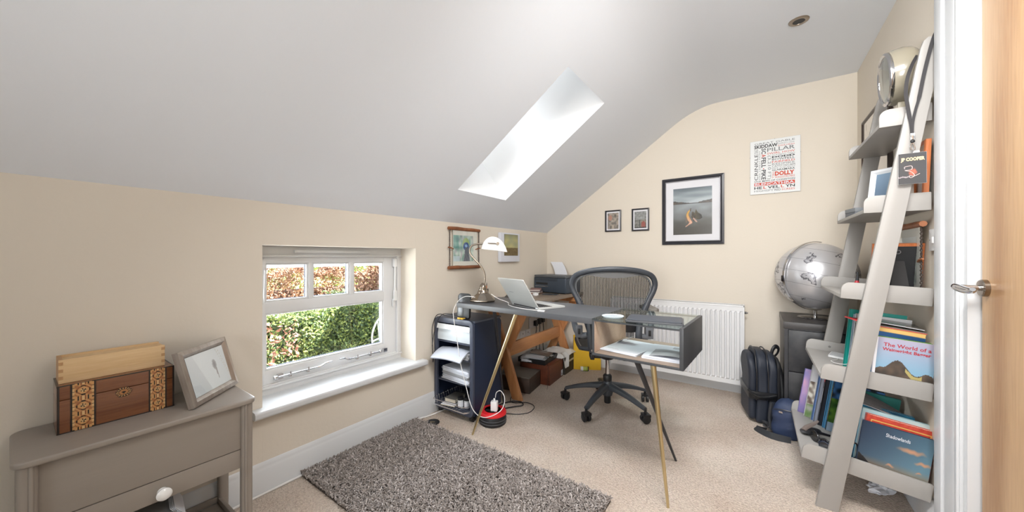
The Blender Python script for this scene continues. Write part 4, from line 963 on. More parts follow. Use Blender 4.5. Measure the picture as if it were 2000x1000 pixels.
ob('patterned_leaflet', MB().sheet(g, .002), mat('speckled_leaflet', (70, 70, 90), .5, nz=(90, .1), col2=(230, 230, 235)), KP, smooth=True)
leafstack('document_pile', 'untidy pile of white papers on the lower shelf of the navy trolley', 'papers', (bx+.015, by-.03, .243), .26, .22, .085, 22, [PAPER, PAPERG, PAPER], -4, .008, 12)
K2 = thing('notebook', 'cream notebook lying in the wire basket of the navy trolley', 'notebook', (bx-.06, by-.09, .0735), 12)
ob('cover', MB().box(-.055, .055, -.075, .075, 0, .004), mat('cream_card', (214, 206, 186), .6), K2, bevel=.001); ob('pages', MB().box(-.053, .053, -.073, .073, .0042, .008), PAPER, K2)
K2 = thing('paperback', 'fat grey book lying on the cream notebook in the wire basket', 'book', (bx-.06, by-.07, .082), 6)
ob('cover', MB().box(-.045, .045, -.06, .06, 0, .003).box(-.045, .045, -.06, .06, .026, .029).box(-.045, -.042, -.06, .06, .0, .029), mat('grey_cover', (110, 108, 104), .5), K2); ob('pages', MB().box(-.0415, .043, -.058, .058, .0032, .0258), mat('page_edge', (214, 206, 190), .7), K2)
for i, (x, y) in enumerate(((.04, -.12), (.085, -.105))):
    J = thing('spice_jar', ['left one of two small black lidded jars in the wire basket', 'right one of two small black lidded jars in the wire basket'][i], 'jar', (bx+x, by+y, .0735), group='small jars in the wire basket')
    ob('jar', MB().lathe([(0, 0), (.019, 0), (.020, .004), (.020, .046), (.017, .05), (0, .05)], 22), mat('clear_jar', (200, 204, 206), .15, coat=.5), J, smooth=True); ob('label', MB().cyl(.0203, .008, .038, 22), PAPER, J, smooth=True); ob('lid', MB().lathe([(0, .05), (.0205, .05), (.0205, .066), (.018, .068), (0, .068)], 22), BLACKP, J, smooth=True)
# router on top
K = thing('router', 'black router standing on top of the navy trolley', 'router', (-1.645, 1.80, .6765), 8)
ob('shell', MB().prism(rrect(-.068, .035, 0, .168, .025, 5), -.012, .004, 'y', TR(0, 0, 0, -6, 0, 0)), mat('smoky_black_plastic', (58, 60, 62), .2), K, bevel=.004)
ob('body', MB().prism(rrect(.0, .062, .0, .11, .016, 4), -.034, -.016, 'y', TR(0, 0, 0, -4, 0, -10)), BLACKP, K, bevel=.004)
ob('screw', MB().cyl(.003, -.0355, -.034, 10, TR(.048, -.004, .088, 0, 0, -10), 'y').cyl(.003, -.0355, -.034, 10, TR(.050, -.004, .02, 0, 0, -10), 'y'), CHROME, K)
YP = mat('yellow_plug', (220, 180, 70), .4)
K = thing('yellow_plug', 'yellow network plug lying at the foot of the black router', 'plug', (-1.635, 1.742, .6765), 12)
ob('body', MB().box(-.026, -.004, -.006, .006, 0, .012).box(.002, .018, -.008, .008, .0, .010), YP, K, bevel=.002); ob('boot', MB().tube([(-.006, 0, .006), (.004, 0, .007), (.03, .004, .008)], [.005, .004, .003], 8), YP, K, smooth=True)
def cable(lab, pts, r, m, cat='cable', sm=6, name='cable'):
    return tag(ob(name, MB().tube(pts, r, 7, smooth=sm), m, smooth=True), lab, cat)
CBL = mat('black_cable', (30, 31, 34), .5); CWL = mat('white_cable', (226, 224, 222), .45)
cable('black cable looping from the router down the left edge of the navy trolley', [(-1.66, 1.745, .684), (-1.74, 1.72, .69), (-1.80, 1.715, .70), (-1.84, 1.705, .68), (-1.868, 1.70, .60), (-1.872, 1.705, .50), (-1.874, 1.71, .42), (-1.862, 1.70, .36), (-1.852, 1.705, .44)], .0028, CBL)
cable('second thin black cable hanging over the front of the navy trolley', [(-1.655, 1.75, .69), (-1.72, 1.73, .705), (-1.79, 1.73, .70), (-1.81, 1.705, .67), (-1.83, 1.705, .62), (-1.855, 1.70, .55), (-1.868, 1.70, .47)], .0022, CBL)
cable('white cable running from the lamp over the desk edge and down to the red reel', [(-1.56, 1.80, .875-.05), (-1.615, 1.765, .83), (-1.652, 1.735, .80), (-1.662, 1.700, .74), (-1.655, 1.695, .68), (-1.632, 1.70, .55), (-1.60, 1.70, .40), (-1.56, 1.71, .25), (-1.50, 1.70, .13), (-1.44, 1.71, .085), (-1.39, 1.75, .082), (-1.345, 1.81, .115), (-1.345, 1.845, .175), (-1.38, 1.85, .215), (-1.405, 1.835, .205), (-1.41, 1.83, .172)], .0024, CWL)
cable('white charging cable lying on the desk from the lamp to the laptop', [(-1.50, 1.90, ZT+.05), (-1.44, 1.91, ZT+.02), (-1.36, 1.90, ZT+.005), (-1.28, 1.80, ZT+.004), (-1.18, 1.74, ZT+.004), (-1.08, 1.715, ZT+.004), (-1.02, 1.71, ZT+.005)], .0024, CWL)
K = thing('charging_plug', 'white cable plug at the corner of the laptop on the desk', 'plug', (-.995, 1.712, ZT+.0006), 8)
ob('body', MB().prism(rrect(-.022, .022, -.008, .008, .006), 0, .007), WHITEP, K, bevel=.002); ob('tip', MB().box(.022, .029, -.004, .004, .002, .005), CHROME, K)
cable('white cable lying along the skirting board under the window', [(-1.80, -.4, .006), (-1.84, .2, .006), (-1.862, .55, .006), (-1.866, .85, .006), (-1.867, 1.2, .006), (-1.866, 1.56, .006), (-1.85, 1.63, .006), (-1.835, 1.72, .007), (-1.83, 1.86, .007)], .0055, CWL)
cable('black cable curled on the carpet between the reel and the crossed legs', [(-1.44, 1.90, .03), (-1.42, 1.98, .01), (-1.36, 2.02, .005), (-1.31, 2.09, .005), (-1.33, 2.19, .005), (-1.41, 2.22, .005), (-1.50, 2.16, .005), (-1.56, 2.22, .006), (-1.60, 2.38, .006)], .0028, CBL)
cable('thick black cable looped on the carpet behind the reel', [(-1.47, 1.93, .04), (-1.50, 2.0, .012), (-1.45, 2.10, .007), (-1.41, 2.16, .007), (-1.46, 2.20, .007), (-1.53, 2.15, .007), (-1.56, 2.05, .007)], .0045, CBL)
cable('thin black cable hanging from the tray down the red brown box', [(-1.46, 2.62, .24), (-1.452, 2.60, .20), (-1.437, 2.59, .16), (-1.432, 2.58, .08), (-1.43, 2.57, .02), (-1.42, 2.54, .004)], .0014, CBL)
# cable reel
K = thing('cable_reel', 'round black and red extension cable reel on the carpet under the desk', 'cable reel', (-1.435, 1.835, 0))
ob('drum', MB().lathe([(0, .0), (.082, .0), (.088, .006), (.088, .058), (.084, .064), (0, .064)], 36), BLACKP, K, smooth=True)
ob('drum_rib', MB().lathe([(.089, .018), (.091, .02), (.089, .022)], 36).lathe([(.089, .036), (.091, .038), (.089, .040)], 36), DARKG, K, smooth=True)
ob('red_rim', MB().lathe([(.060, .064), (.089, .064), (.090, .074), (.084, .084), (.060, .087)], 36), mat('red_plastic', (214, 36, 44), .4), K, smooth=True)
ob('socket_disc', MB().lathe([(0, .064), (.060, .064), (.060, .084), (.055, .087), (0, .087)], 30).box(-.03, .03, -.045, -.02, .087, .092), BLACKP, K, smooth=True)
K = thing('usb_charger', 'white mains charger plugged into the red and black reel', 'charger', (-1.415, 1.825, .0875), 25)
ob('body', MB().prism(rrect(-.022, .022, -.020, .020, .005), 0, .062), WHITEP, K, bevel=.004); ob('cable_plug', MB().box(-.006, .006, -.004, .004, .062, .080), WHITEP, K, bevel=.002)
# floor disc
K = thing('black_disc', 'flat round black disc with a gold mark on the carpet by the rug corner', 'disc', (-1.757, 1.600, 0.001), 35)
ob('disc', MB().lathe([(0, 0), (.044, 0), (.047, .003), (.044, .006), (0, .006)], 36), BLACKP, K, smooth=True); ob('gold_mark', MB().box(-.016, .016, -.0035, .0035, .0058, .0066), GOLD, K)

# ================================================================== OFFICE CHAIR
K = thing('office_chair', 'dark grey mesh back swivel chair with its back to the desk', 'office chair', (-.900, 2.515, 0), 28)
GR = mat('graphite_plastic', (58, 62, 68), .38)
def pl(r_, a, z): a = R(a-28); return (r_*cos(a), r_*sin(a), z)
ob('star_hub', MB().lathe([(0, .085), (.034, .085), (.040, .11), (.042, .16), (.034, .185), (.030, .19)], 28), GR, K, smooth=True)
ob('hub_tip', MB().lathe([(0, .028), (.022, .028), (.024, .035), (.024, .088)], 20), BLACKP, K, smooth=True)
for a in (-168, -96, -20, 49, 121):
    mb = MB(); n = 9; sec = []
    for i in range(n+1):
        t = i/n; r_ = .02+.295*t; z1_ = .172-.075*t**.9+.012*sin(t*pi); hgt = .056*(1-t)+.026*t; wd_ = .030*(1-t)+.018*t; sec.append((r_, z1_, hgt, wd_))
    vs = []; ar = R(a-28); ux, uy = cos(ar), sin(ar)
    prof8 = [(-1, -1), (-1, -.1), (-.75, .35), (-.3, .5), (.3, .5), (.75, .35), (1, -.1), (1, -1)]
    for r_, z_, h_, w_ in sec:
        for p, q in prof8: vs.append((ux*r_-uy*w_*p*.85, uy*r_+ux*w_*p*.85, z_+h_*.5*q-h_*.1))
    fs = [(i*8+j, i*8+(j+1) % 8, (i+1)*8+(j+1) % 8, (i+1)*8+j) for i in range(n) for j in range(8)]+[tuple(range(8)), tuple(range(n*8, n*8+8))[::-1]]
    lg = ob('leg', mb.add(vs, fs), GR, K, smooth=True, ang=60)
    cx_, cy_, _ = pl(.315, a, 0); rot = a-28+62
    cm = MB()
    for s in (-1, 1): cm.lathe([(0, s*.006), (.024, s*.006), (.028, s*.010), (.028, s*.022), (.022, s*.026), (0, s*.026)], 22, TR(cx_, cy_, .0285, 0, 0, rot), 'y')
    cm.cyl(.009, .045, .088, 10, TR(cx_, cy_, 0)); cm.box(-.020, .026, -.026, .026, .044, .060, TR(cx_, cy_, 0, 0, 0, rot))
    ob('castor', cm, BLACKP, K, smooth=True)
ob('gas_lift', MB().cyl(.014, .19, .36, 20), CHROME, K, smooth=True); ob('lift_collar', MB().lathe([(.030, .188), (.032, .195), (.032, .226), (.024, .236), (.014, .238)], 24), BLACKP, K, smooth=True)
mb = MB().box(-.055, .055, -.11, .10, .385, .425).box(-.10, .10, -.06, .02, .365, .395).lathe([(.025, .345), (.045, .352), (.05, .39)], 20)
mb.box(-.13, -.10, -.07, .03, .355, .40).box(.10, .13, -.07, .03, .355, .40)
ob('tilt_mechanism', mb, BLACKP, K, bevel=.006)
mb = MB(); o_ = crv([(-.205, -.13, .455), (-.215, .05, .452), (-.205, .22, .448), (-.12, .295, .430), (0, .305, .425), (.12, .295, .430), (.205, .22, .448), (.215, .05, .452), (.205, -.13, .455), (.1, -.165, .452), (0, -.17, .45), (-.1, -.165, .452), (-.205, -.13, .455)], 4)[:-1]
ob('seat_frame', mb.tube(o_, .015, 8, closed=True), GR, K, smooth=True)
MESHM = mat('dark_mesh_fabric', (24, 24, 26), .7)
g = [[(-.20+.40*i/10, -.15+.44*j/10, .448-.02*sin(pi*i/10)*sin(pi*j/10)-(.022*max(0, j/10-.7)/.3)) for j in range(11)] for i in range(11)]
ob('seat', MB().sheet(g, .004), MESHM, K, smooth=True)
# back: outline in x,z on a curved surface y
def by_(x, z): return -.275-.035*((z-.80)/.25)**2*(1 if z > .8 else -.6)+.10*x*x/.08*.5
OUT = [(-.150, .60), (-.190, .72), (-.232, .815), (-.262, .875), (-.270, .925), (-.245, .972), (-.18, 1.000), (-.09, 1.014), (0, 1.018)]
OUT = OUT+[(-x, z) for x, z in OUT[-2::-1]]
oc = [(p.x, p.y) for p in crv([(x, z, 0) for x, z in OUT], 4)]
m_ = len(oc); rs = []
for i in range(m_): rs.append(.0185 if .12 < i/m_ < .88 else .021)
ob('back_frame', MB().tube([(x, by_(x, z), z) for x, z in oc], rs, 12, flat=.8), GR, K, smooth=True)
ins = [(x*.90, .60+(z-.60)*.955) for x, z in oc]
# inner lip
ob('back_lip', MB().tube([(x, by_(x, z)+.006, z) for x, z in ins], .006, 8), mat('grey_lip', (92, 94, 96), .5), K, smooth=True)
def top_at(x): return .958+.028*min(1, (abs(x)/.19)**2)-(max(0, abs(x)-.19)*1.3)
def frame_x(z):
    b = 0
    for (x0, z0), (x1, z1) in zip(ins[:m_//2], ins[1:m_//2+1]):
        if min(z0, z1) <= z <= max(z0, z1) and abs(z1-z0) > 1e-6: b = max(b, abs(x0+(x1-x0)*(z-z0)/(z1-z0)))
    return b
def frame_top(x):
    b = .6
    for (x0, z0), (x1, z1) in zip(ins, ins[1:]):
        if min(x0, x1) <= x <= max(x0, x1) and abs(x1-x0) > 1e-6: b = max(b, z0+(z1-z0)*(x-x0)/(x1-x0))
    return b
def frame_bot(x):
    b = .99
    for (x0, z0), (x1, z1) in zip(ins, ins[1:]):
        if z0 < .9 and min(x0, x1) <= x <= max(x0, x1) and abs(x1-x0) > 1e-6: b = min(b, z0+(z1-z0)*(x-x0)/(x1-x0))
    return b if abs(x) > .135 else .56
g = []
for i in range(25):
    x = -.225+.45*i/24; t_ = frame_top(x); l_ = min(top_at(x), t_-.004); g.append([(x, by_(x, l_+(t_-l_)*j/3)+.004, l_+(t_-l_)*j/3) for j in range(4)])
ob('top_band', MB().sheet(g, .003), mat('grey_back_band', (104, 104, 104), .6), K, smooth=True)
mb = MB(); N = 56
for i in range(N):
    x = -.232+.464*i/(N-1); zt = min(top_at(x), frame_top(x)); zb_ = frame_bot(x)
    if zt-zb_ < .02: continue
    pts = [(x*(.80+.2*(zb_+(zt-zb_)*j/5-.56)/.4), by_(x, zb_+(zt-zb_)*j/5)+.004, zb_+(zt-zb_)*j/5) for j in range(6)] if False else [(x, by_(x, zb_+(zt-zb_)*j/5)+.004, zb_+(zt-zb_)*j/5) for j in range(6)]
    mb.tube(pts, .0027, 4)
tag(ob('mesh_strands', mb, MESHM, K), kind='stuff')
ob('lumbar_pad', MB().prism(rrect(-.15, .15, .60, .72, .03, 5), .012, .020, 'y', TR(0, -.275, 0)), BLACKP, K, bevel=.004)
for s in (-1, 1):
    ob('back_upright', MB().tube([(s*.165, -.285, .70), (s*.155, -.298, .62), (s*.150, -.300, .54), (s*.142, -.285, .490), (s*.125, -.245, .465), (s*.10, -.17, .44), (s*.07, -.08, .41)], [.020, .021, .022, .022, .02, .018, .016], 12, smooth=4), GR, K, smooth=True)
    ob('bolt', MB().cyl(.009, -.012, .012, 14, TR(s*.140, -.305, .488), 'y'), CHROME, K, smooth=True)
    y_ = MB(); y_.tube([(s*.17, -.28, .585), (s*.205, -.265, .575), (s*.235, -.24, .60), (s*.255, -.21, .66), (s*.262, -.18, .72)], [.016, .022, .024, .018, .015], 10, smooth=4); y_.box(s*.225-.024, s*.225+.024, -.285, -.24, .565, .64)
    ob('arm_yoke', y_, mat('mid_grey_plastic', (96, 100, 106), .4), K, bevel=.003); ob('arm_knob', MB().box(s*.225-.008, s*.225+.008, -.289, -.284, .585, .622), BLACKP, K, bevel=.002)
    ob('arm_pad', MB().prism(rrect(s*.285-.042, s*.285+.042, -.16, .10, .035, 6), .715, .742), mat('taupe_grey_pad', (122, 118, 112), .6), K, bevel=.008)

# ================================================================== RADIATOR
K = thing('radiator', 'white ribbed panel radiator on the back wall under the framed prints', 'radiator', (0, YB, 0))
x0, x1, z0, z1 = -1.13, -.078, .088, .719; yf = -.13
RW = mat('radiator_enamel', (224, 225, 226), .3)
pts = []; nb = 30; pw = (x1-x0-.05)/nb
prf = [(x0+.008, yf)]
for i in range(nb):
    a = x0+.025+pw*i; prf += [(a+.002, yf+.009), (a+.008, yf-.008), (a+pw-.008, yf-.008), (a+pw-.002, yf+.009)]
prf.append((x1-.008, yf))
mb = MB(); n = len(prf); rows = []
for z, f in ((z0+.01, 0), (z0+.045, 0), (z0+.055, 1), (z1-.055, 1), (z1-.045, 0), (z1-.012, 0)):
    rows.append([(x, yf if not f else y, z) for x, y in prf])
back_r = [[(x, yf+.018, z) for x, y in prf] for z in (z0+.01, z1-.012)]
vs = [p for r_ in rows for p in r_]+[p for r_ in back_r for p in r_]
fs = [(j*n+i, j*n+i+1, (j+1)*n+i+1, (j+1)*n+i) for j in range(5) for i in range(n-1)]+[(6*n+i, 7*n+i, 7*n+i+1, 6*n+i+1) for i in range(n-1)]+[(i, 6*n+i, 6*n+i+1, i+1) for i in range(n-1)]+[(5*n+i, 5*n+i+1, 7*n+i+1, 7*n+i) for i in range(n-1)]
ob('front_panel', mb.add(vs, fs), RW, K)
ob('rear_panel', MB().box(x0+.01, x1-.01, -.05, -.04, z0+.01, z1-.012), RW, K)
ob('end_cover', MB().box(x0, x0+.008, yf-.002, -.038, z0+.004, z1), RW, K, bevel=.002); ob('end_cover', MB().box(x1-.008, x1, yf-.002, -.038, z0+.004, z1), RW, K, bevel=.002)
mb = MB().box(x0, x1, yf-.002, yf+.012, z1-.014, z1).box(x0, x1, -.052, -.038, z1-.014, z1)
ob('top_rim', mb, RW, K, bevel=.002)
mb = MB()
for i in range(130): mb.box(x0+.012+i*.00795, x0+.0155+i*.00795, yf+.012, -.052, z1-.010, z1-.003)
tag(ob('top_grille', mb, mat('grille_grey', (150, 150, 148), .5), K), kind='stuff')
mb = MB()
for i in range(60): mb.box(x0+.02+i*.0172, x0+.022+i*.0172, yf+.012, -.051, z0+.03, z1-.03)
tag(ob('convector_fins', mb, RW, K), kind='stuff')
ob('bleed_valve', MB().cyl(.009, 0, .014, 12, TR(x1-.001, -.085, z1-.06), 'x').cyl(.005, .014, .022, 8, TR(x1, -.085, z1-.06), 'x'), mat('dark_valve', (70, 70, 72), .4), K, smooth=True)
ob('valve', MB().tube([(x1-.004, -.085, z0+.04), (x1+.03, -.085, z0+.04), (x1+.036, -.085, z0+.03), (x1+.036, -.085, .0)], .009, 10).cyl(.016, z0+.02, z0+.09, 16, TR(x1+.036, -.085, 0)), WHITEP, K, smooth=True)
ob('wall_bracket', MB().box(x0+.15, x0+.18, -.04, -.001, .3, .62), RW, K); ob('wall_bracket', MB().box(x1-.18, x1-.15, -.04, -.001, .3, .62), RW, K)

# ================================================================== FILING CABINET + GLOBE
FM = mat('charcoal_cabinet_metal', (50, 50, 54), .45, nz=(30, .3), col2=(58, 58, 60))
K = thing('filing_cabinet', 'black metal two drawer filing cabinet in the right corner under the globe', 'filing cabinet', (.345, 3.09, 0))
ob('body', MB().box(-.20, .20, -.225, .25, .012, .640), FM, K, bevel=.002); ob('top', MB().box(-.205, .205, -.25, .252, .641, .683), mat('charcoal_top', (66, 64, 64), .4), K, bevel=.004)
ob('stile', MB().box(-.2, -.182, -.243, -.2255, .012, .64), FM, K); ob('stile', MB().box(.182, .2, -.243, -.2255, .012, .64), FM, K)
for z0_, z1_ in ((.372, .632), (.03, .366)):
    d = ob('drawer', MB().box(-.179, .179, -.246, -.2255, z0_, z1_), mat('charcoal_drawer', (44, 46, 50), .4, nz=(22, .2), col2=(56, 56, 58)), K, bevel=.003)
    ob('handle', MB().tube([(-.05, -.247, z1_-.07), (-.05, -.265, z1_-.07), (.05, -.265, z1_-.07), (.05, -.247, z1_-.07)], .005, 8), CHROME, d, smooth=True)
K = thing('globe', 'large silver desk globe with a chrome meridian, on the black filing cabinet', 'globe', (.325, 3.125, .6835))
gm_ = bpy.data.materials.new('silver_globe'); gm_.use_nodes = True; nt = gm_.node_tree; b = nt.nodes['Principled BSDF']
tc = nt.nodes.new('ShaderNodeTexCoord'); n1 = nt.nodes.new('ShaderNodeTexNoise'); n1.inputs['Scale'].default_value = 5.5; n1.inputs['Detail'].default_value = 8; n1.inputs['Roughness'].default_value = .62
nt.links.new(tc.outputs['Object'], n1.inputs['Vector']); r = nt.nodes.new('ShaderNodeValToRGB'); cr = r.color_ramp; cr.elements[0].position = 0; cr.elements[0].color = (1, 1, 1, 1); cr.elements[1].position = 1; cr.elements[1].color = (.72, .72, .74, 1)
for p, c in ((.555, (1, 1, 1, 1)), (.562, (.12, .12, .14, 1)), (.575, (.3, .3, .32, 1)), (.582, (.8, .8, .82, 1)), (.64, (.85, .85, .86, 1)), (.644, (.45, .45, .48, 1)), (.65, (.8, .8, .82, 1)), (.70, (.8, .8, .8, 1)), (.705, (.4, .4, .42, 1)), (.712, (.8, .8, .8, 1))):
    e = cr.elements.new(p); e.color = c
nt.links.new(n1.outputs['Fac'], r.inputs[0])
sp = nt.nodes.new('ShaderNodeSeparateXYZ'); nt.links.new(tc.outputs['Object'], sp.inputs[0])
w_ = nt.nodes.new('ShaderNodeMath'); w_.operation = 'PINGPONG'; w_.inputs[1].default_value = .04; nt.links.new(sp.outputs['Z'], w_.inputs[0])
w2 = nt.nodes.new('ShaderNodeMath'); w2.operation = 'LESS_THAN'; w2.inputs[1].default_value = .0008; nt.links.new(w_.outputs[0], w2.inputs[0])
mx = nt.nodes.new('ShaderNodeMixRGB'); mx.blend_type = 'MULTIPLY'; mx.inputs[2].default_value = (.35, .35, .38, 1); nt.links.new(w2.outputs[0], mx.inputs[0]); nt.links.new(r.outputs[0], mx.inputs[1])
m3 = nt.nodes.new('ShaderNodeMixRGB'); m3.blend_type = 'MULTIPLY'; m3.inputs[0].default_value = 1; m3.inputs[2].default_value = (.62, .62, .64, 1); nt.links.new(mx.outputs[0], m3.inputs[1])
nt.links.new(m3.outputs[0], b.inputs['Base Color']); b.inputs['Metallic'].default_value = .55; b.inputs['Roughness'].default_value = .32
GR_ = .222; gz = .285
s_ = ob('sphere', MB().ball(GR_, None, 48, 32), gm_, K, smooth=True); s_.location = (0, 0, gz); s_.rotation_euler = (R(0), R(14), R(20))
ob('base', MB().lathe([(0, 0), (.092, 0), (.096, .003), (.092, .006), (.03, .008), (0, .008)], 48), CHROME, K, smooth=True); ob('stem', MB().cyl(.011, .007, gz-GR_-.012, 20), CHROME, K, smooth=True)
mb = MB(); ra = .229; dvx, dvy = -.77, -.64; vs = []; n = 44
for i in range(n+1):
    t = R(-100+200*i/n)
    for (rr, ww) in ((ra, -.008), (ra+.004, -.008), (ra+.004, .008), (ra, .008)):
        vs.append((dvx*rr*cos(t)-dvy*ww*1, dvy*rr*cos(t)+dvx*ww*1, gz+rr*sin(t)))
ob('meridian', mb.add(vs, [(i*4+j, i*4+(j+1) % 4, (i+1)*4+(j+1) % 4, (i+1)*4+j) for i in range(n) for j in range(4)]+[(0, 1, 2, 3), (n*4+3, n*4+2, n*4+1, n*4)]), CHROME, K, smooth=True, ang=30)
ob('meridian_slider', MB().box(-.008, .008, -.007, .007, -.02, .02, TR(dvx*(ra+.006), dvy*(ra+.006), gz-.015, 0, 0, math.degrees(atan2(dvy, dvx)))), mat('dark_chrome', (90, 90, 94), .15, 1), K, bevel=.003)

# ================================================================== LADDER SHELF
SH = thing('ladder_shelf', 'pale taupe leaning ladder shelf with five trays against the right wall', 'shelf', (.215, 2.35, 0))
LY0, LY1 = 2.062, 2.650
for y in (2.034, 2.652):
    pl_ = [(.213, 0), (.288, 0), (.566, 1.80), (.5725, 1.88), (.570, 1.925), (.560, 1.948), (.546, 1.952), (.533, 1.940), (.524, 1.91)]
    ob('upright', MB(TR(-.215, -2.35, 0)).prism(pl_, y, y+.020, 'y'), SHELFP, SH, bevel=.002)
TRAYS = {5: (.166, .190, .395, 7.8), 4: (.232, .560, .331, 5.0), 3: (.298, .921, .265, 3.4), 2: (.370, 1.283, .190, 0), 1: (.416, 1.633, .146, 0)}
def TM(k): x, z, d, p = TRAYS[k]; return TR(x, LY0, z, 0, p, 0)
for k, (x, z, d, p) in TRAYS.items():
    M = TR(-.215, -2.35, 0) @ TM(k); wd_ = LY1-LY0
    t = ob('tray', MB(M).box(0, d, .0, wd_, 0, .015), SHELFP, SH, bevel=.0015)
    pr = rrect(0, d, -.0005, .070, [.004, .030, .001, .001], 6)
    ob('tray_side', MB(M).prism(pr, -.0010, .012, 'y'), SHELFP, t, bevel=.001); ob('tray_side', MB(M).prism(pr, wd_-.012, wd_+.001, 'y'), SHELFP, t, bevel=.001)
    if k in (4,): ob('screw', MB(M).cyl(.006, wd_-.0135, wd_-.0120, 14, TR(.10, 0, .042), 'y'), mat('grey_screw', (120, 118, 116), .4, .6), t)

def bookat(k, x, y, w, t, h, lab, cover, spine=None, M=None, pages=(232, 226, 210), lean=0, kind='book', name='book', rz=0, front=None, rough=.4, grp=None, z=0):
    """book with its front cover facing local -Y: width along x, thickness along y, stands on tray k"""
    Mt = (TM(k) @ TR(x, y, .0155+z, 0, 0, rz) @ Matrix.Rotation(R(lean), 4, 'X')) if M is None else M
    K = thing(name, lab, kind, M=Mt, group=grp); cm = mat('cover_%d_%d_%d' % tuple(cover), cover, rough)
    sm = mat('cover_%d_%d_%d' % tuple(spine), spine, rough) if spine else cm
    c = min(.0022, t*.2)
    ob('cover', MB().box(0, w, 0, c, 0, h), cm, K); ob('cover', MB().box(0, w, t-c, t, 0, h), cm, K); ob('spine', MB().box(-.001, c, 0, t, 0, h), sm, K)
    ob('pages', MB().box(c, w-.003, c*1.1, t-c*1.1, .002, h-.003), mat('pages_%d' % pages[0], pages, .7), K)
    if front: pic('cover_art', w-.001, h-.001, *front[1], front[0], K, TR(.0005, -.0006, .0005), .3)
    return K
# --- tray 5, right
def shadow(u, v):
    sky = mix(C(34, 52, 78), C(112, 150, 168), min(1, (u*.75+v*.55)))
    sky = mix(sky, C(226, 130, 50), max(0, (v-.62-.2*(.5-u)*0)/.38)**1.1)
    if v > .9: sky = mix(sky, C(236, 96, 30), (v-.9)*6)
    if v > .8 and u < .25: sky = mix(sky, C(96, 60, 46), .6)
    for (a, b, w, h) in ((.72, .32, .22, .055), (.9, .5, .13, .04), (.47, .70, .07, .03), (.86, .68, .05, .02)):
        d = ((u-a)/w)**2+((v-b-.05*nz(u*12, 3))/h)**2
        if d < 1: sky = mix(C(216, 160, 126), sky, d)
    sky = tuple(q*.86 for q in sky)
    if u < .17+.05*nz(v*14, 2)*2 and v > .62 and v > .62+.9*(u-.02): return C(24, 24, 28)
    if abs(u-.30) < .012 and .86 < v < .95: return C(20, 20, 24)
    return sky
bk1 = bookat(5, .178, .016, .207, .012, .222, 'book with a dark blue sunset cover, front of the bottom shelf', (40, 56, 80), None, lean=-3, front=(shadow, (84, 84)))
text('Shadowlands', .072, .142, .181, .196, PAPER, bk1, M=TR(0, -.0008, 0), bold=.0)
def atlas(u, v):
    e = min(u, 1-u, v)
    if .06 < e < .09 and not (u > .999): return C(216, 170, 90)
    return mix(C(176, 58, 46), C(196, 76, 58), .5+nz(u*20, v*20))
bookat(5, .190, .0405, .203, .022, .247, 'red hardback with a gold border behind the sunset book, bottom shelf', (184, 62, 48), None, lean=-2, front=(atlas, (60, 60)))
bookat(5, .180, .070, .205, .014, .262, 'pale blue book behind the red hardback, bottom shelf', (150, 184, 192), None, lean=-1, front=(lambda u, v: mix(C(150, 186, 196), C(200, 206, 200), .5+.8*nz(u*3, v*6, 8)), (30, 30)))
bookat(5, .140, .095, .200, .020, .268, 'teal illustrated book with a white spine by the near upright, bottom shelf', (40, 116, 148), (226, 222, 206), lean=-1, front=(lambda u, v: mix(C(40, 130, 160), C(20, 60, 90), .5+.9*nz(u*5, v*12, 3)), (40, 50)))
K = thing('watch_strap', 'black looped strap standing beside the near upright on the bottom shelf', 'strap', M=TM(5) @ TR(.155, .055, .0165))
ob('strap', MB().tube([(.0, 0, .002), (-.012, 0, .02), (-.012, 0, .06), (.004, 0, .095), (.022, 0, .10), (.030, .0, .07), (.028, 0, .03), (.018, 0, .003)], .006, 8, flat=.5, smooth=4, closed=True), BLACKP, K, smooth=True)
for i, (c, w_, h_) in enumerate((((40, 44, 50), .20, .018), ((120, 150, 170), .19, .012), ((30, 40, 110), .20, .022), ((150, 176, 180), .19, .014), ((50, 52, 50), .18, .016), ((180, 190, 190), .19, .012), ((36, 42, 52), .18, .016))):
    zz = .0165+sum((.020, .014, .024, .016, .018, .014, .018)[:i])
    labs = ['lowest book of the flat pile at the wall side of the bottom shelf', 'grey blue second book of the flat pile, bottom shelf', 'dark blue third book of the flat pile, bottom shelf', 'pale fourth book of the flat pile, bottom shelf', 'dark fifth book of the flat pile, bottom shelf', 'pale sixth book of the flat pile, bottom shelf', 'dark top book of the flat pile, bottom shelf']
    K = thing('book', labs[i], 'book', M=TM(5) @ TR(.195, .14, zz, 0, 0, -2+i), group='flat book pile on the bottom shelf')
    m_1 = mat('pile_cover_%d' % i, c, .4); ob('cover', MB().box(0, w_-.01, 0, .13, 0, .002).box(0, w_-.01, 0, .13, h_-.002, h_).box(-.0005, .0015, 0, .13, 0, h_), m_1, K); ob('pages', MB().box(.002, w_-.013, .002, .128, .0022, h_-.0022), mat('pages_232', (232, 226, 210), .7), K)
g = [[(-.02+.225*u, .02+.20*w__, .285-.055*u+.01*sin(u*3)+.012*w__-.02*u*w__) for w__ in [j/6 for j in range(7)]] for u in [i/8 for i in range(9)]]
K = thing('magazine', 'grey newspaper sheet lying over the tops of the books on the bottom shelf', 'magazine', M=TM(5) @ TR(.165, .055, -.0))
ob('sheet', MB().sheet([[(p[0], p[1], p[2]+.010) for p in r_] for r_ in g], .002), mat('grey_newsprint', (172, 172, 174), .7, nz=(14, .3), col2=(140, 142, 146), stretch=(1, 3, 1)), K, smooth=True)
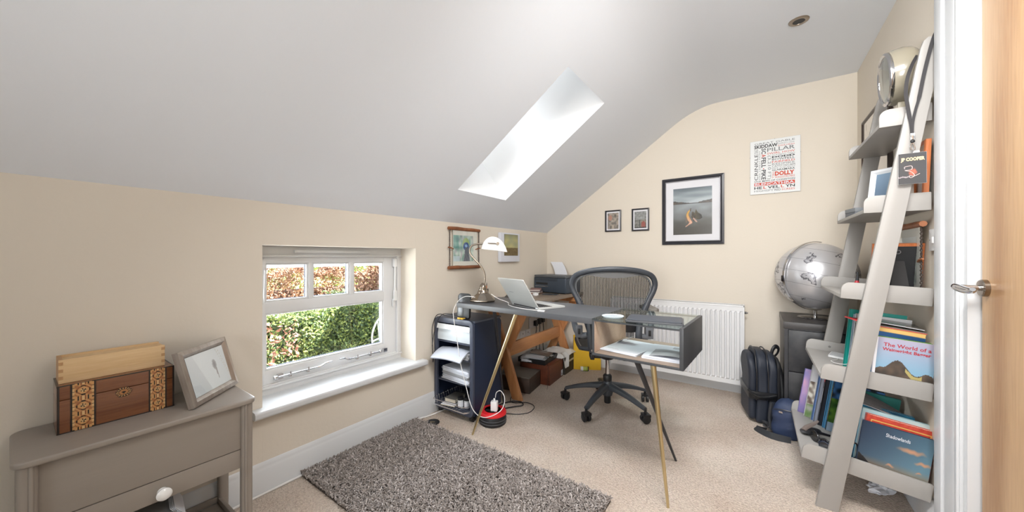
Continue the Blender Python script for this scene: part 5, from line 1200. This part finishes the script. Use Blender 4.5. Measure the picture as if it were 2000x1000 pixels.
# --- tray 5, upright row at the far end: thickness along y
def lilac(u, v): return mix(mix(C(150, 140, 190), C(206, 160, 190), .5+nz(u*4, v*5, 2)), C(70, 70, 130), max(0, v-.55)*1.3)
def town(u, v):
    if v < .3: return C(206, 206, 208)
    if v > .75: return mix(C(96, 130, 70), C(170, 170, 160), .5+nz(u*9, v*9))
    return mix(C(226, 222, 210), C(110, 96, 86), max(0, min(1, .4+1.6*nz(u*9, v*12, 5))))
def green(u, v):
    if v < .34: return mix(C(70, 120, 180), C(30, 40, 50), max(0, min(1, .4+2*nz(u*7, v*9, 1))))
    return mix(C(96, 140, 50), C(40, 70, 30), max(0, min(1, .5+1.4*nz(u*6, v*10, 6)))) if v < .82 else C(150, 170, 190)
row = [(.556, .018, .255, (128, 126, 186), 'lilac book, farthest of the upright row on the bottom shelf', lilac, .028), (.512, .024, .295, (190, 194, 196), 'tall silver spined book with a town photo, bottom shelf', town, .052),
       (.484, .011, .262, (96, 126, 176), 'blue silver spined book left of the black book, bottom shelf', None, .080), (.470, .012, .262, (150, 156, 170), 'thin grey spined book touching the blue silver one, bottom shelf', None, .088), (.436, .030, .258, (30, 32, 40), 'thick black book in the upright row, bottom shelf', None, .102),
       (.418, .016, .262, (84, 150, 196), 'sky blue spined book right of the black one, bottom shelf', None, .120), (.394, .020, .268, (34, 36, 40), 'book with yellow spine lettering and green landscape cover, bottom shelf', green, .130), (.362, .016, .262, (44, 110, 104), 'dark teal book, nearest of the upright row on the bottom shelf', lambda u, v: mix(C(44, 112, 106), C(60, 130, 120), .5+nz(u*3, v*4)) if (u-.1)**2+(v-.8)**2 > .004 else C(220, 100, 90), .178)]
for i, (y, t, h_, c, lab, art, xo) in enumerate(row):
    K = bookat(5, xo, y, .185, t-.001, h_, lab, c, front=(art, (40, 56)) if art else None, grp='upright books on the bottom shelf')
    if i == 6: text('WAINWRIGHT', -.014, -.006, .05, .24, mat('yellow_lettering', (232, 206, 60), .4), K, M=Matrix.Rotation(pi/2, 4, 'Z') @ Matrix.Rotation(pi, 4, 'Z') @ TR(0, -.0006, 0), rot=90, bold=.02)
    if i == 4:
        ob('spine_mark', MB().box(-.0016, -.0008, .006, .022, .235, .25), mat('red_mark', (190, 50, 60), .4), K); ob('spine_lettering', MB().box(-.0016, -.0008, .012, .016, .12, .20), PAPER, K)
    if i == 0: ob('spine_art', MB().box(-.0018, -.0008, .002, .015, .05, .16), mat('violet_spine_art', (90, 84, 160), .4, nz=(40, .3), col2=(190, 150, 190)), K)
# sunglasses
def glasses(lab, M, c1, c2, ow=.062, grp=None):
    K = thing('sunglasses', lab, 'sunglasses', M=M, group=grp); fm_ = mat('glasses_frame_%d' % c1[0], c1, .25); lm_ = mat('glasses_lens_%d' % c2[0], c2, .08, coat=.6)
    for s in (-1, 1):
        pr = [(s*(.034+.027*cos(t*pi/10)), .022+.022*sin(t*pi/10)) for t in range(20)]
        ob('rim', MB().tube([(a, .004*abs(a)/.06*s*s, b_) for a, b_ in pr], .0032, 7, closed=True), fm_, K, smooth=True)
        ob('lens', MB().prism([(s*(.034+.025*cos(t*pi/10)), .022+.020*sin(t*pi/10)) for t in range(20)], .001, .003, 'y'), lm_, K)
        ob('temple', MB().tube([(s*.062, .002, .028), (s*.060, .03, .030), (s*.05, .09, .026), (s*.04, .12, .012)], [.005, .005, .0035, .003], 7, flat=1.6), fm_, K, smooth=True)
    ob('bridge', MB().tube([(-.010, .0, .026), (0, -.001, .030), (.010, 0, .026)], .003, 7), fm_, K, smooth=True); return K
glasses('black framed sunglasses with round dark lenses, front of the bottom shelf', TM(5) @ TR(.075, .165, .0175, 0, 0, -62), (30, 30, 34), (14, 14, 16))
glasses('dark navy sunglasses at the near end of the bottom shelf', TM(5) @ TR(.115, .075, .0175, 0, 0, -40), (36, 42, 56), (16, 20, 28))
K = thing('glasses_case', 'black soft glasses case lying before the upright books, bottom shelf', 'case', M=TM(5) @ TR(.055, .27, .0165, 0, 0, 50))
ob('case', MB().ball(.05, TR(0, 0, .014), 20, 10, (1.3, .55, .28)), mat('black_leather', (34, 34, 38), .5), K, smooth=True); ob('flap', MB().tube([(-.05, 0, .022), (-.02, .006, .034), (.01, .0, .05), (.03, -.006, .07)], [.010, .012, .010, .006], 8, flat=.5, smooth=3), mat('taupe_leather2', (110, 98, 92), .5), K, smooth=True)

# --- tray 4
def fell(u, v):
    sky = mix(C(166, 160, 180), C(128, 166, 190), v/.6)
    if u < .055: return C(236, 236, 240)
    x = (u-.055)/.945
    hill = .72-.30*math.exp(-((x-.38)/.22)**2)-.08*math.exp(-((x-.05)/.1)**2)-.12*math.exp(-((x-.9)/.14)**2)+.012*nz(x*16, 1)
    if v > hill:
        c = mix(C(92, 78, 66), C(60, 54, 50), .5+nz(x*9, v*9, 3)); 
        if .52 < x < .82 and v > hill+.02 and v < hill+.1: c = C(170, 156, 100)
        if v > .86: c = mix(C(120, 118, 118), C(80, 78, 80), .5+nz(x*6, v*20)*2)
        return c
    return sky
bw = bookat(4, .160, .016, .172, .016, .205, 'spiral bound book with a mountain cover, upright on the second lowest shelf', (200, 200, 210), lean=-3, front=(fell, (80, 70)))
textmb_ = MB(); textmb(textmb_, 'The World of a', .026, .160, .170, .185, .02); textmb(textmb_, 'Wainwright Bagger', .024, .160, .148, .165, .03)
text(textmb_, 0, 0, 0, 0, mat('dark_red_lettering', (168, 32, 44), .5), bw, M=TR(0, -.0004, 0))
mb = MB()
for i in range(22): mb.tube([(-.016+.012*cos(t*pi/5), .003+.010*sin(t*pi/5), .008+.0089*i) for t in range(10)], .0013, 5, closed=True)
tag(ob('wire_spiral', mb, mat('white_wire', (224, 224, 226), .3), bw, smooth=True), kind='stuff')
ob('back_page', MB().box(-.012, .0, .004, .012, 0, .20), mat('blue_page', (30, 96, 136), .5), bw)
bookat(4, .135, .040, .190, .018, .205, 'green and cream book just behind the spiral bound book', (90, 130, 60), pages=(238, 234, 214))
bookat(4, .120, .062, .190, .016, .224, 'bright blue book behind the spiral bound book', (24, 96, 160))
bookat(4, .115, .082, .190, .018, .215, 'black book behind the bright blue book', (34, 34, 38))
K = thing('book', 'thick yellowed paperback lying across the tops of the upright books', 'book', M=TM(4) @ TR(.115, .045, .243, 2, 2, -2))
ob('cover', MB().box(0, .19, 0, .13, .020, .0225).box(0, .19, 0, .13, 0, .002).box(0, .002, 0, .13, 0, .022), mat('grey_brown_cover', (120, 112, 104), .4), K); ob('pages', MB().box(.003, .188, .001, .128, .002, .020), mat('yellow_pages', (206, 170, 100), .7), K)
ob('cover_strip', MB().box(-.001, .191, -.0008, .0008, .0185, .021), mat('red_strip', (196, 60, 56), .5), K)
K = thing('book', 'red book with a torn cover at the left end of the flat paperback', 'book', M=TM(4) @ TR(.105, .05, .2675, 0, 4, 16)); ob('cover', MB().box(0, .06, 0, .10, 0, .006), mat('red_cover', (200, 56, 60), .45), K); ob('pages', MB().box(.002, .061, .002, .098, .0015, .0045), PAPER, K)
K = thing('magazine', 'glossy grey magazine on top of the books, second lowest shelf', 'magazine', M=TM(4) @ TR(.14, .07, .2745, 0, 3, -4)); ob('cover', MB().box(0, .165, 0, .16, 0, .003), mat('glossy_grey', (150, 146, 140), .2, nz=(8, .3), col2=(110, 112, 108)), K); ob('pages', MB().box(.001, .164, -.0005, .159, .0008, .0022), PAPER, K)
bookat(4, .112, .262, .19, .008, .282, 'teal card folder standing on the second lowest shelf', (22, 158, 146), name='card_folder', kind='folder')
bookat(4, .125, .244, .18, .006, .262, 'pale blue folder right in front of the teal folder', (196, 214, 232), name='card_folder', kind='folder')
bookat(4, .130, .228, .18, .008, .268, 'white folder nearest the upright, beside the teal folder', (228, 230, 232), name='card_folder', kind='folder')
K = thing('mobile_phone', 'white smartphone lying at the far side of the second lowest shelf', 'phone', M=TM(4) @ TR(.125, .475, .0160, 0, 0, -14))
ob('body', MB().prism(rrect(-.035, .035, -.066, .066, .010), 0, .009), WHITEP, K, bevel=.002); ob('screen', MB().box(-.032, .032, -.052, .054, .009, .0094), mat('white_grey_screen', (196, 200, 204), .1), K)
tag(ob('headphone_cable', MB().tube([tuple(TM(4) @ Vector(p)) for p in ((.12, .42, .02), (.10, .36, .020), (.075, .32, .019), (.085, .27, .022), (.12, .25, .03), (.125, .235, .05))], .0016, 6, smooth=6), CWL, smooth=True), 'thin white cable trailing from the smartphone towards the folders', 'cable')

# --- tray 3
K = thing('nail_polish', 'small red bottle with a black stem on the middle shelf', 'bottle', M=TM(3) @ TR(.085, .22, .0155))
ob('bottle', MB().lathe([(0, 0), (.012, 0), (.012, .044), (.007, .052), (.007, .056), (0, .056)], 18), mat('red_lacquer', (160, 40, 50), .15, coat=.6), K, smooth=True); ob('cap', MB().lathe([(.0065, .050), (.0065, .062), (.0045, .070), (.0038, .094), (0, .096)], 14), BLACKP, K, smooth=True); ob('silver_band', MB().cyl(.0122, .004, .030, 18), mat('silver_label', (206, 204, 204), .3, .5), K, smooth=True)
K = thing('pen', 'white and blue pen lying across the middle shelf behind the red bottle', 'pen', M=TM(3) @ TR(.11, .30, .050, 0, 0, 10)); ob('barrel', MB().tube([(0, 0, 0), (.12, 0, 0)], .0045, 10), WHITEP, K, smooth=True); ob('clip', MB().box(.08, .118, -.002, .002, .0045, .006), mat('blue_clip', (60, 90, 160), .4), K)
K2 = thing('small_box', 'small dark box under the pen on the middle shelf', 'box', M=TM(3) @ TR(.17, .30, .0158)); ob('base', MB().box(-.03, .03, -.03, .03, 0, .018), mat('brown_card', (96, 84, 76), .6), K2, bevel=.001); ob('lid', MB().box(-.031, .031, -.031, .031, .0182, .0285), mat('brown_lid', (120, 106, 96), .6), K2, bevel=.001)
K = thing('ring', 'small dark ring lying on the middle shelf by the red bottle', 'ring', M=TM(3) @ TR(.055, .25, .0185)); ob('ring', MB().tube([(.011*cos(t*pi/8), .011*sin(t*pi/8), .0) for t in range(16)], .003, 7, closed=True), mat('bronze', (96, 76, 64), .3, .8), K, smooth=True); ob('stone', MB().ball(.0035, TR(.012, 0, .003), 10, 8), CHROME, K, smooth=True)
K = thing('photo_frame', 'orange wood photo frame seen from its black back, on the middle shelf', 'photo frame', M=Matrix.Translation((.495, 2.225, .936)) @ Matrix.Rotation(pi, 4, 'Z') @ Matrix.Rotation(R(-12), 4, 'X') @ Matrix.Rotation(R(0), 4, 'Y'))
OWF = wood('orange_frame_wood', (196, 116, 66), (156, 84, 44), 'Z', 20, .4)
frame_parts(K, .155, .225, .014, .016, OWF)
ob('back_board', MB().box(-.066, .066, .0085, .011, .012, .213), BLACKP, K); ob('easel_stand', MB().prism([(-.02, .15), (.012, .15), (.03, .006), (-.03, .006)], 0, .003, 'y', TR(0, .012, 0, -24, 0, 0) if False else TR(0, .012, .0, 0, 0, 0) @ Matrix.Translation((0, 0, .15)) @ Matrix.Rotation(R(26), 4, 'X') @ Matrix.Translation((0, 0, -.15))), mat('black_velvet', (40, 38, 38), .8), K)
ob('hanging_ring', MB().tube([(.008*cos(t*pi/6), .013, .19+.008*sin(t*pi/6)) for t in range(12)], .0012, 6, closed=True), CHROME, K)
def lk(u, v): return mix(C(150, 160, 150), C(210, 214, 206), .5+nz(u*5, v*8, 5)) if v > .35 else C(206, 212, 210)
hanging(None, 0, 'glass picture between two rope hung wooden bars, propped on the middle shelf', fn=lk, M=Matrix.Translation((.548, 2.277, .924)) @ Matrix.Rotation(-pi/2, 4, 'Z'))

# --- tray 2
K = thing('photo_frame', 'white photo frame standing on the second highest shelf', 'photo frame', M=Matrix.Translation((.478, 2.335, 1.2995)) @ Matrix.Rotation(R(-48), 4, 'Z') @ Matrix.Rotation(R(-8), 4, 'X'))
frame_parts(K, .12, .215, .022, .020, mat('white_frame', (232, 236, 240), .4)); pic('photo', .076, .171, 20, 40, lambda u, v: mix(C(120, 146, 170), C(60, 80, 100), v), K, TR(-.038, .0, .022)); glass_pane(K, -.038, .038, .022, .193, -.002)
K = thing('photo_frame', 'brown wooden frame leaning on the wall, near end of second highest shelf', 'photo frame', M=Matrix.Translation((.545, 2.125, 1.2995)) @ Matrix.Rotation(R(-90), 4, 'Z') @ Matrix.Rotation(R(-2), 4, 'X'))
frame_parts(K, .11, .265, .012, .018, OWF); ob('face_board', MB().box(-.044, .044, -.001, .003, .012, .253), mat('brown_gradient_board', (156, 128, 104), .3), K)
K = thing('striped_card', 'pale ribbed card box beside the brown frame, second highest shelf', 'box', M=Matrix.Translation((.505, 2.185, 1.2995)) @ Matrix.Rotation(R(-70), 4, 'Z'))
ob('box', MB().box(-.05, .05, -.012, .012, 0, .108), mat('pale_card', (206, 198, 190), .7), K)
mb = MB()
for i in range(14): mb.box(-.048+.007*i, -.045+.007*i, -.0135, -.012, .002, .106)
tag(ob('ribs', mb, mat('pale_rib', (186, 178, 170), .7), K), kind='stuff')
K = thing('small_box', 'small slate grey box at the far end of the second highest shelf', 'box', M=TM(2) @ TR(.055, .40, .0158, 0, 0, 12)); ob('base', MB().box(-.035, .035, -.05, .05, 0, .024), mat('slate_box', (96, 100, 106), .5), K, bevel=.001); ob('lid', MB().box(-.036, .036, -.051, .051, .0245, .044), mat('slate_lid', (116, 120, 124), .5), K, bevel=.001)
# wall frame behind
K = thing('picture_frame', 'dark framed picture of pale leaf shapes on the right wall behind the shelf', 'picture', (XC-.011, 2.88, 1.345), -90)
frame_parts(K, .57, .62, .022, .018, mat('dark_brown_frame', (58, 46, 40), .4))
def leafp(u, v):
    for k in range(40):
        a = .12+.76*((k*.618) % 1); b_ = .06+.9*((k*.377) % 1)
        if ((u-a)/.022)**2+((v-b_)/.040)**2 < 1: return C(168, 162, 146)
    return C(226, 220, 212)
pic('print', .526, .576, 100, 100, leafp, K, TR(-.263, 0, .022)); glass_pane(K, -.263, .263, .022, .598, -.002)

# --- tray 1: clock
K = thing('retro_clock', 'large retro cream clock with a chrome rim on the top shelf', 'clock', (.520, 2.225, 1.6493), -92)
CRM = mat('sage_cream_enamel', (150, 143, 126), .22, coat=.5); cr_ = .118; cz_ = .236
Mc = Matrix.Translation((0, 0, cz_)) @ Matrix.Rotation(R(4), 4, 'X') @ Matrix.Diagonal((1.0, 1.05, 1.0, 1))
ob('case', MB(Mc).lathe([(0, .045), (.070, .043), (.10, .036), (.114, .020), (.119, .0), (.117, -.025), (.112, -.043), (.108, -.045)], 48, None, 'y'), CRM, K, smooth=True)
ob('rim', MB(Mc).lathe([(.094, -.030), (.098, -.052), (.106, -.056), (.112, -.052), (.113, -.043), (.105, -.030)], 48, None, 'y'), CHROME, K, smooth=True)
ob('bowl', MB(Mc).lathe([(.095, -.050), (.094, -.028), (.070, -.018), (.068, -.016)], 48, None, 'y'), mat('grey_green_bowl', (150, 156, 150), .3), K, smooth=True)
dl = ob('dial', MB(Mc).cyl(.071, -.019, -.016, 40, None, 'y'), mat('white_dial', (226, 228, 230), .4), K, smooth=True)
mb = MB(Mc)
for i in range(12):
    a = i*pi/6; mb.box(-.002, .002, -.0205, -.0195, .050, .064, Matrix.Rotation(a, 4, 'Y'))
tag(ob('numerals', mb, BLACKP, dl), kind='stuff'); ob('hand', MB(Mc).box(-.002, .002, -.023, -.022, -.01, .045, Matrix.Rotation(.9, 4, 'Y')), BLACKP, dl); ob('hand', MB(Mc).box(-.0015, .0015, -.0245, -.0235, -.012, .06, Matrix.Rotation(2.9, 4, 'Y')), BLACKP, dl)
ob('glass', MB(Mc).lathe([(.100, -.050), (.07, -.058), (.03, -.061), (0, -.062)], 40, None, 'y'), GLASS, K, smooth=True)
ob('neck', MB().prism([(-.03, .006), (.03, .006), (.022, .125), (-.022, .125)], -.018, .018, 'y'), CRM, K, bevel=.004)
ob('foot', MB().lathe([(0, 0), (.052, 0), (.054, .004), (.045, .010), (.02, .014), (0, .015)], 30, Matrix.Diagonal((1, .62, 1, 1))), CRM, K, smooth=True)
K = thing('clock_back', 'sage green flared back of the retro clock at the near end of the top shelf', 'ornament', (.550, 2.095, 1.6493))  # back of the clock, built as a separate flared piece
ob('body', MB().lathe([(0, 0), (.020, 0), (.024, .01), (.026, .05), (.024, .075), (.016, .094), (0, .10)], 24, Matrix.Diagonal((.8, 1.2, 1, 1))), CRM, K, smooth=True); ob('tip', MB().ball(.006, TR(0, 0, .104), 12, 8), CHROME, K, smooth=True); ob('base_ring', MB().lathe([(.022, 0), (.024, .002), (.022, .005)], 24, Matrix.Diagonal((.8, 1.2, 1, 1))), CHROME, K, smooth=True)

# lanyard with pass
K = thing('lanyard_pass', 'black lanyard with a square black pass hanging from the shelf upright', 'lanyard', (.50, 2.026, 1.5))
s1 = [(.574, .026, 1.90), (.572, .018, 1.955), (.566, .010, 1.961), (.560, .002, 1.952), (.554, .001, 1.93), (.542, .001, 1.869), (.530, .001, 1.798), (.519, .001, 1.721), (.509, .0, 1.673), (.501, -.002, 1.625), (.499, -.004, 1.58)]
s2 = [(.524, .040, 1.90), (.507, .022, 1.865), (.489, .003, 1.81), (.483, .001, 1.751), (.487, .0, 1.699), (.493, -.001, 1.647), (.497, -.002, 1.606), (.498, -.004, 1.58)]
STR = mat('black_ribbon', (44, 42, 44), .7)
for s_ in (s1, s2):
    c_ = crv([(x-.5, y, z-1.5) for x, y, z in s_], 4); g = []
    for i, p in enumerate(c_):
        t = (c_[min(i+1, len(c_)-1)]-c_[max(i-1, 0)]).normalized(); sd = Vector((t.z, 0, -t.x)); sd = sd.normalized()*.0055 if sd.length > .1 else Vector((.0055, 0, 0))
        q = 1 if i < len(c_)*.7 else .75; g.append([tuple(p-sd*q), tuple(p+sd*q)])
    ob('strap', MB().sheet(g, .0014), STR, K, smooth=True)
ob('crimp', MB().box(-.006, .006, -.008, -.001, .058, .082), CHROME, K, bevel=.001); ob('swivel', MB().ball(.007, TR(0, -.005, .050), 14, 10, (1, .7, .8)), BLACKP, K, smooth=True)
ob('clip', MB().tube([(.0, -.005, .044), (-.006, -.005, .034), (-.004, -.005, .020), (.003, -.005, .014), (.006, -.005, .026), (.001, -.005, .042)], .0018, 7, smooth=3, closed=True).cyl(.003, .008, .018, 10, TR(.001, -.005, 0)), CHROME, K, smooth=True)
def ps(u, v):
    c = C(58, 58, 60); d = ((u-.52)**2+(v-.62)**2*1.4)
    if d < .03: c = mix(C(210, 96, 70), c, min(1, d*34+.4*nz(u*16, v*16)))
    if abs(v-.77-.02*nz(u*9, 1)) < .02 and u < .38: c = C(150, 140, 144)
    return c
ob('pass_card', MB().box(-.040, .036, -.008, -.0062, -.116, .005), mat('pass_edge', (206, 206, 206), .4), K); pic('pass_face', .075, .120, 40, 60, ps, K, TR(-.0395, -.0084, -.1155), .4)
text('JP COOPER', -.033, .031, -.030, -.012, mat('cream_lettering', (222, 196, 150), .5), K, M=TR(0, -.0084, 0), bold=.05)
ob('doodle', MB().tube([(-.022, -.0088, -.056), (-.022, -.0088, -.048), (-.004, -.0088, -.046), (-.004, -.0088, -.060), (-.022, -.0088, -.062), (-.006, -.0088, -.068), (.004, -.0088, -.084), (-.006, -.0088, -.092), (-.010, -.0088, -.084), (.004, -.0088, -.086), (.018, -.0088, -.078)], .0009, 5, smooth=4), mat('pale_pink', (226, 200, 196), .5), K, smooth=True)
ob('tab', MB().box(.0, .018, -.0078, -.0062, .004, .012), mat('clear_tab', (206, 204, 200), .3), K)

# light switch, downlight
K = thing('light_switch', 'white rocker light switch on the right wall between shelf and door', 'light switch', (XC-.0005, 2.066, 1.165))
ob('plate', MB().prism(rrect(-.043, .043, -.043, .043, .005), -.009, 0, 'x'), WHITEP, K, bevel=.002); ob('rocker', MB().prism([(-.014, -.009), (.010, -.009), (.010, -.0105), (-.014, -.015)], -.007, .007, 'y') if False else MB().box(-.014, -.009, -.008, .008, -.013, .012), WHITEP, K, bevel=.0015)
ob('screw', MB().cyl(.002, -.0096, -.0088, 8, TR(0, .032, 0), 'x').cyl(.002, -.0096, -.0088, 8, TR(0, -.032, 0), 'x'), CHROME, K)
K = thing('recessed_downlight', 'round brushed metal recessed downlight in the flat ceiling', 'downlight', (.188, 2.464, 2.385))
ob('bezel', MB().lathe([(.024, .004), (.027, -.004), (.034, -.0055), (.044, -.003), (.046, 0), (.044, .001)], 36), mat('satin_nickel', (150, 140, 128), .3, 1), K, smooth=True)
ob('baffle', MB().lathe([(.028, .0), (.026, .002), (.025, -.001), (.026, -.003)], 30), BLACKP, K, smooth=True); ob('lamp_face', MB().lathe([(.025, -.0015), (.012, -.0005), (0, .0)], 30), mat('lamp_glass', (206, 206, 204), .15, .6), K, smooth=True)

# ================================================================== BAGS
NVF = mat('navy_nylon', (34, 40, 52), .55, bump=(300, .0004)); BKL = mat('black_leatherette', (24, 25, 28), .35); ZIP = mat('dark_zip', (52, 52, 54), .35, .4)
K = thing('backpack', 'navy and black backpack standing against the black filing cabinet', 'backpack', (.020, 2.955, 0), 12); K.scale = (.76, 1, 1)
def slab(x0, x1, wy, z0, z1, r_, m, nm='body'):
    o = rrect(-wy, wy, z0, z1, [r_, r_, .03, .03], 7); return ob(nm, MB().prism(o, x0, x1, 'x'), m, K, bevel=.028, seg=5)
def puff(o, amt, sc, seed):
    for v in o.data.vertices: c = v.co; n = nz(c.x*sc+seed, c.y*sc, c.z*sc); c.x += amt*n; c.y += amt*nz(c.y*sc, c.z*sc, seed+c.x*sc)
for args in ((.015, .085, .145, .012, .455, .11, NVF, 'body'), (-.065, .020, .142, .004, .470, .11, NVF, 'middle_pocket'), (-.120, -.060, .130, .018, .445, .10, NVF, 'front_pocket')):
    o = slab(*args); bm = bmesh.new(); bm.from_mesh(o.data); bmesh.ops.subdivide_edges(bm, edges=[e for e in bm.edges if e.calc_length() > .05], cuts=6, use_grid_fill=True); bmesh.ops.triangulate(bm, faces=[f for f in bm.faces if len(f.verts) > 4]); bm.to_mesh(o.data); bm.free(); puff(o, .010, 8, args[0]*30)
    for p in o.data.polygons: p.use_smooth = True
for x, h_, wv in ((.018, .452, .135), (-.064, .452, .132)):
    zz_ = [(x, -wv, .18), (x, -wv-.006, .30), (x-.004, -wv+.0, .38), (x, -wv+.05, .455), (x, 0, .475), (x, wv-.05, .455), (x, wv, .38), (x, wv, .2)]
    ob('zip', MB().tube([(a, b_, c) for a, b_, c in zz_], .005, 7, smooth=4), ZIP, K, smooth=True)
    ob('zip_pull', MB().tube([(x-.002, -wv-.010, .21), (x-.006, -wv-.014, .19), (x-.006, -wv-.013, .160), (x+.004, -wv-.013, .160), (x+.004, -wv-.012, .19)], .0022, 6, closed=True), CHROME, K, smooth=True)
o = ob('leather_band', MB().prism(rrect(-.124, .088, -.150, .148, .03, 5), .165, .215), BKL, K, bevel=.004)
for (a, b_) in ((-.128, -.03),): ob('strap_tab', MB().tube([(a, -.13, .22), (a+.05, -.156, .19), (a+.12, -.158, .185), (a+.2, -.150, .20)], .008, 8, flat=1.4, smooth=3), BKL, K, smooth=True)
ob('top_handle', MB().tube([(.075, -.02, .43), (.085, -.02, .47), (.110, -.01, .492), (.135, -.0, .478), (.128, .01, .44), (.095, .02, .405)], [.012, .013, .014, .014, .013, .012], 8, flat=.45, smooth=4), BLACKP, K, smooth=True)
ob('back_pad', MB().prism(rrect(-.12, .12, .05, .43, .06, 5), .085, .110, 'x'), mat('black_padding', (20, 20, 23), .7), K, bevel=.01)
for s in (-1, 1): ob('shoulder_strap', MB().tube([(.105, s*.06, .40), (.130, s*.07, .30), (.135, s*.085, .18), (.115, s*.10, .08), (.10, s*.11, .045)], [.018, .022, .02, .012, .010], 8, flat=.5, smooth=4), BLACKP, K, smooth=True)
# loose straps on the floor
WEB = mat('black_webbing', (40, 42, 46), .7)
def ribbon(lab, pts, w_, tw, parent=None):
    c_ = crv(pts, 6); g = []
    for i, p in enumerate(c_):
        t = (c_[min(i+1, len(c_)-1)]-c_[max(i-1, 0)]).normalized(); up_ = Vector((0, 0, 1)); a = tw[0]+(tw[1]-tw[0])*i/(len(c_)-1)
        s_ = t.cross(up_).normalized(); v_ = s_.cross(t).normalized(); d_ = (s_*cos(a)+v_*sin(a))*w_/2; g.append([tuple(p-d_), tuple(p), tuple(p+d_)])
    return ob('webbing_strap', MB().sheet(g, .003), WEB, parent, smooth=True)
o = ribbon('', [(.12, -.09, .10), (.10, -.12, .04), (.02, -.17, .022), (-.03, -.17, .028), (.02, -.20, .020), (.09, -.20, .045), (.12, -.16, .060), (.08, -.14, .035)], .034, (1.2, .6), K)
ob('buckle', MB().box(-.018, .018, -.008, .008, -.025, .025, TR(.128, -.115, .115, 20, 10, 30)), BLACKP, K, bevel=.003)
# blue bag
K = thing('shoulder_bag', 'royal blue fabric bag with black webbing on the floor beside the backpack', 'bag', (.150, 2.735, 0), -8)
BLUF = mat('blue_fabric', (38, 52, 82), .6, bump=(200, .0005))
mb = MB(); ns = 14; ss = 24; vs = []
for i in range(ns+1):
    t = i/ns; z = .004+.225*t; k = (1-(abs(2*t-.75)/1.25)**3.2)**.5 if abs(2*t-.75) < 1.25 else .05; k = max(.08, k)
    for j in range(ss):
        a = 2*pi*j/ss; ca, sa = cos(a), sin(a); x = (abs(ca)**.7)*(1 if ca > 0 else -1)*.075*k; y = (abs(sa)**.7)*(1 if sa > 0 else -1)*.075*k
        q = 1+.10*nz(x*16, y*16, z*18); vs.append((x*q+.01*t, y*q, z))
fs = [(i*ss+j, i*ss+(j+1) % ss, (i+1)*ss+(j+1) % ss, (i+1)*ss+j) for i in range(ns) for j in range(ss)]+[tuple(range(ss))[::-1], tuple(range(ns*ss, ns*ss+ss))]
ob('bag', mb.add(vs, fs), BLUF, K, smooth=True, ang=80)
ob('zip', MB().tube([(-.06, -.062, .165), (-.02, -.078, .178), (.03, -.076, .178)], .003, 6, smooth=3), ZIP, K, smooth=True); ob('zip_pull', MB().box(-.03, -.012, -.083, -.080, .158, .168), CHROME, K)
ob('side_tape', MB().tube([(-.075, -.03, .02), (-.083, -.03, .10), (-.072, -.03, .19)], .008, 6, flat=.6), WEB, K, smooth=True)
ribbon('', [(.03, -.10, .014), (-.06, -.11, .018), (-.14, -.06, .012), (-.15, -.02, .010), (-.10, -.03, .020), (-.075, .0, .06)], .038, (1.35, .5), K)
# crumpled paper ball
rnd = random.Random(11); K = thing('crumpled_paper', 'crumpled white paper on the carpet under the ladder shelf', 'paper', (.475, 2.325, .001), 50)
for q, (ox, oy, sc_) in enumerate(((0, 0, 1), (.018, .012, .8))):
    bm = bmesh.new(); bmesh.ops.create_icosphere(bm, subdivisions=3, radius=1)
    for v in bm.verts:
        n = v.co.copy(); d = 1+.55*nz(n.x*1.6+q*5, n.y*1.6, n.z*1.6)-.35*abs(nz(n.x*3.4, n.y*3.4+q, n.z*3.4)); v.co = Vector((n.x*.062*d*sc_+ox, n.y*.036*d*sc_+oy, max(0, (n.z*.022*d*sc_+.018))))
    me = bpy.data.meshes.new('crumple'); bm.to_mesh(me); bm.free(); me.materials.append(PAPER); o = bpy.data.objects.new('crumple', me); COL.objects.link(o); o.parent = K

# ================================================================== SHAGGY RUG
K = thing('shaggy_rug', 'grey brown deep pile shaggy rug on the carpet under the window', 'rug', (-1.205, 1.19, 0), -.6)
RX, RY = .665, .360
ob('backing', MB().box(-RX, RX, -RY, RY, .001, .008), mat('rug_backing', (70, 62, 56), .9), K)
rnd = random.Random(3); v = []; f = []
for i in range(26000):
    x = rnd.uniform(-RX, RX); y = rnd.uniform(-RY, RY); h_ = rnd.uniform(.016, .030); a = rnd.random()*6.283+1.2*nz(x*6, y*6); ln = rnd.uniform(.006, .020); dx, dy = cos(a)*ln, sin(a)*ln
    r_ = rnd.uniform(.0022, .0038); k = len(v); tw = rnd.random()*2
    for (t, rr) in ((0, r_), (.5, r_*1.1), (.85, r_*.95), (1.0, r_*.35)):
        zz = .007+h_*(t if t < .8 else .8+.25*(t-.8)); px_, py_ = x+dx*t*t, y+dy*t*t
        for j in range(3):
            b_ = tw+j*2.094; v.append((px_+rr*cos(b_), py_+rr*sin(b_), zz+(rr*.4*sin(b_) if t > .6 else 0)))
    for q in range(3):
        for j in range(3): f.append((k+q*3+j, k+q*3+(j+1) % 3, k+q*3+3+(j+1) % 3, k+q*3+3+j))
    f.append((k+9, k+10, k+11))
me = bpy.data.meshes.new('pile'); me.from_pydata(v, [], f); me.materials.append(mat('taupe_rug_yarn', (160, 152, 147), .9, nz=(26, .5), col2=(134, 126, 121), spec=.2)); me.materials.append(mat('taupe_rug_yarn_light', (186, 178, 174), .9, spec=.2))
o = bpy.data.objects.new('pile', me); COL.objects.link(o); o.parent = K; o['kind'] = 'stuff'
idx = [((i//10)*7919 % 5 == 0)*1 for i in range(len(f))]; me.polygons.foreach_set('material_index', idx)
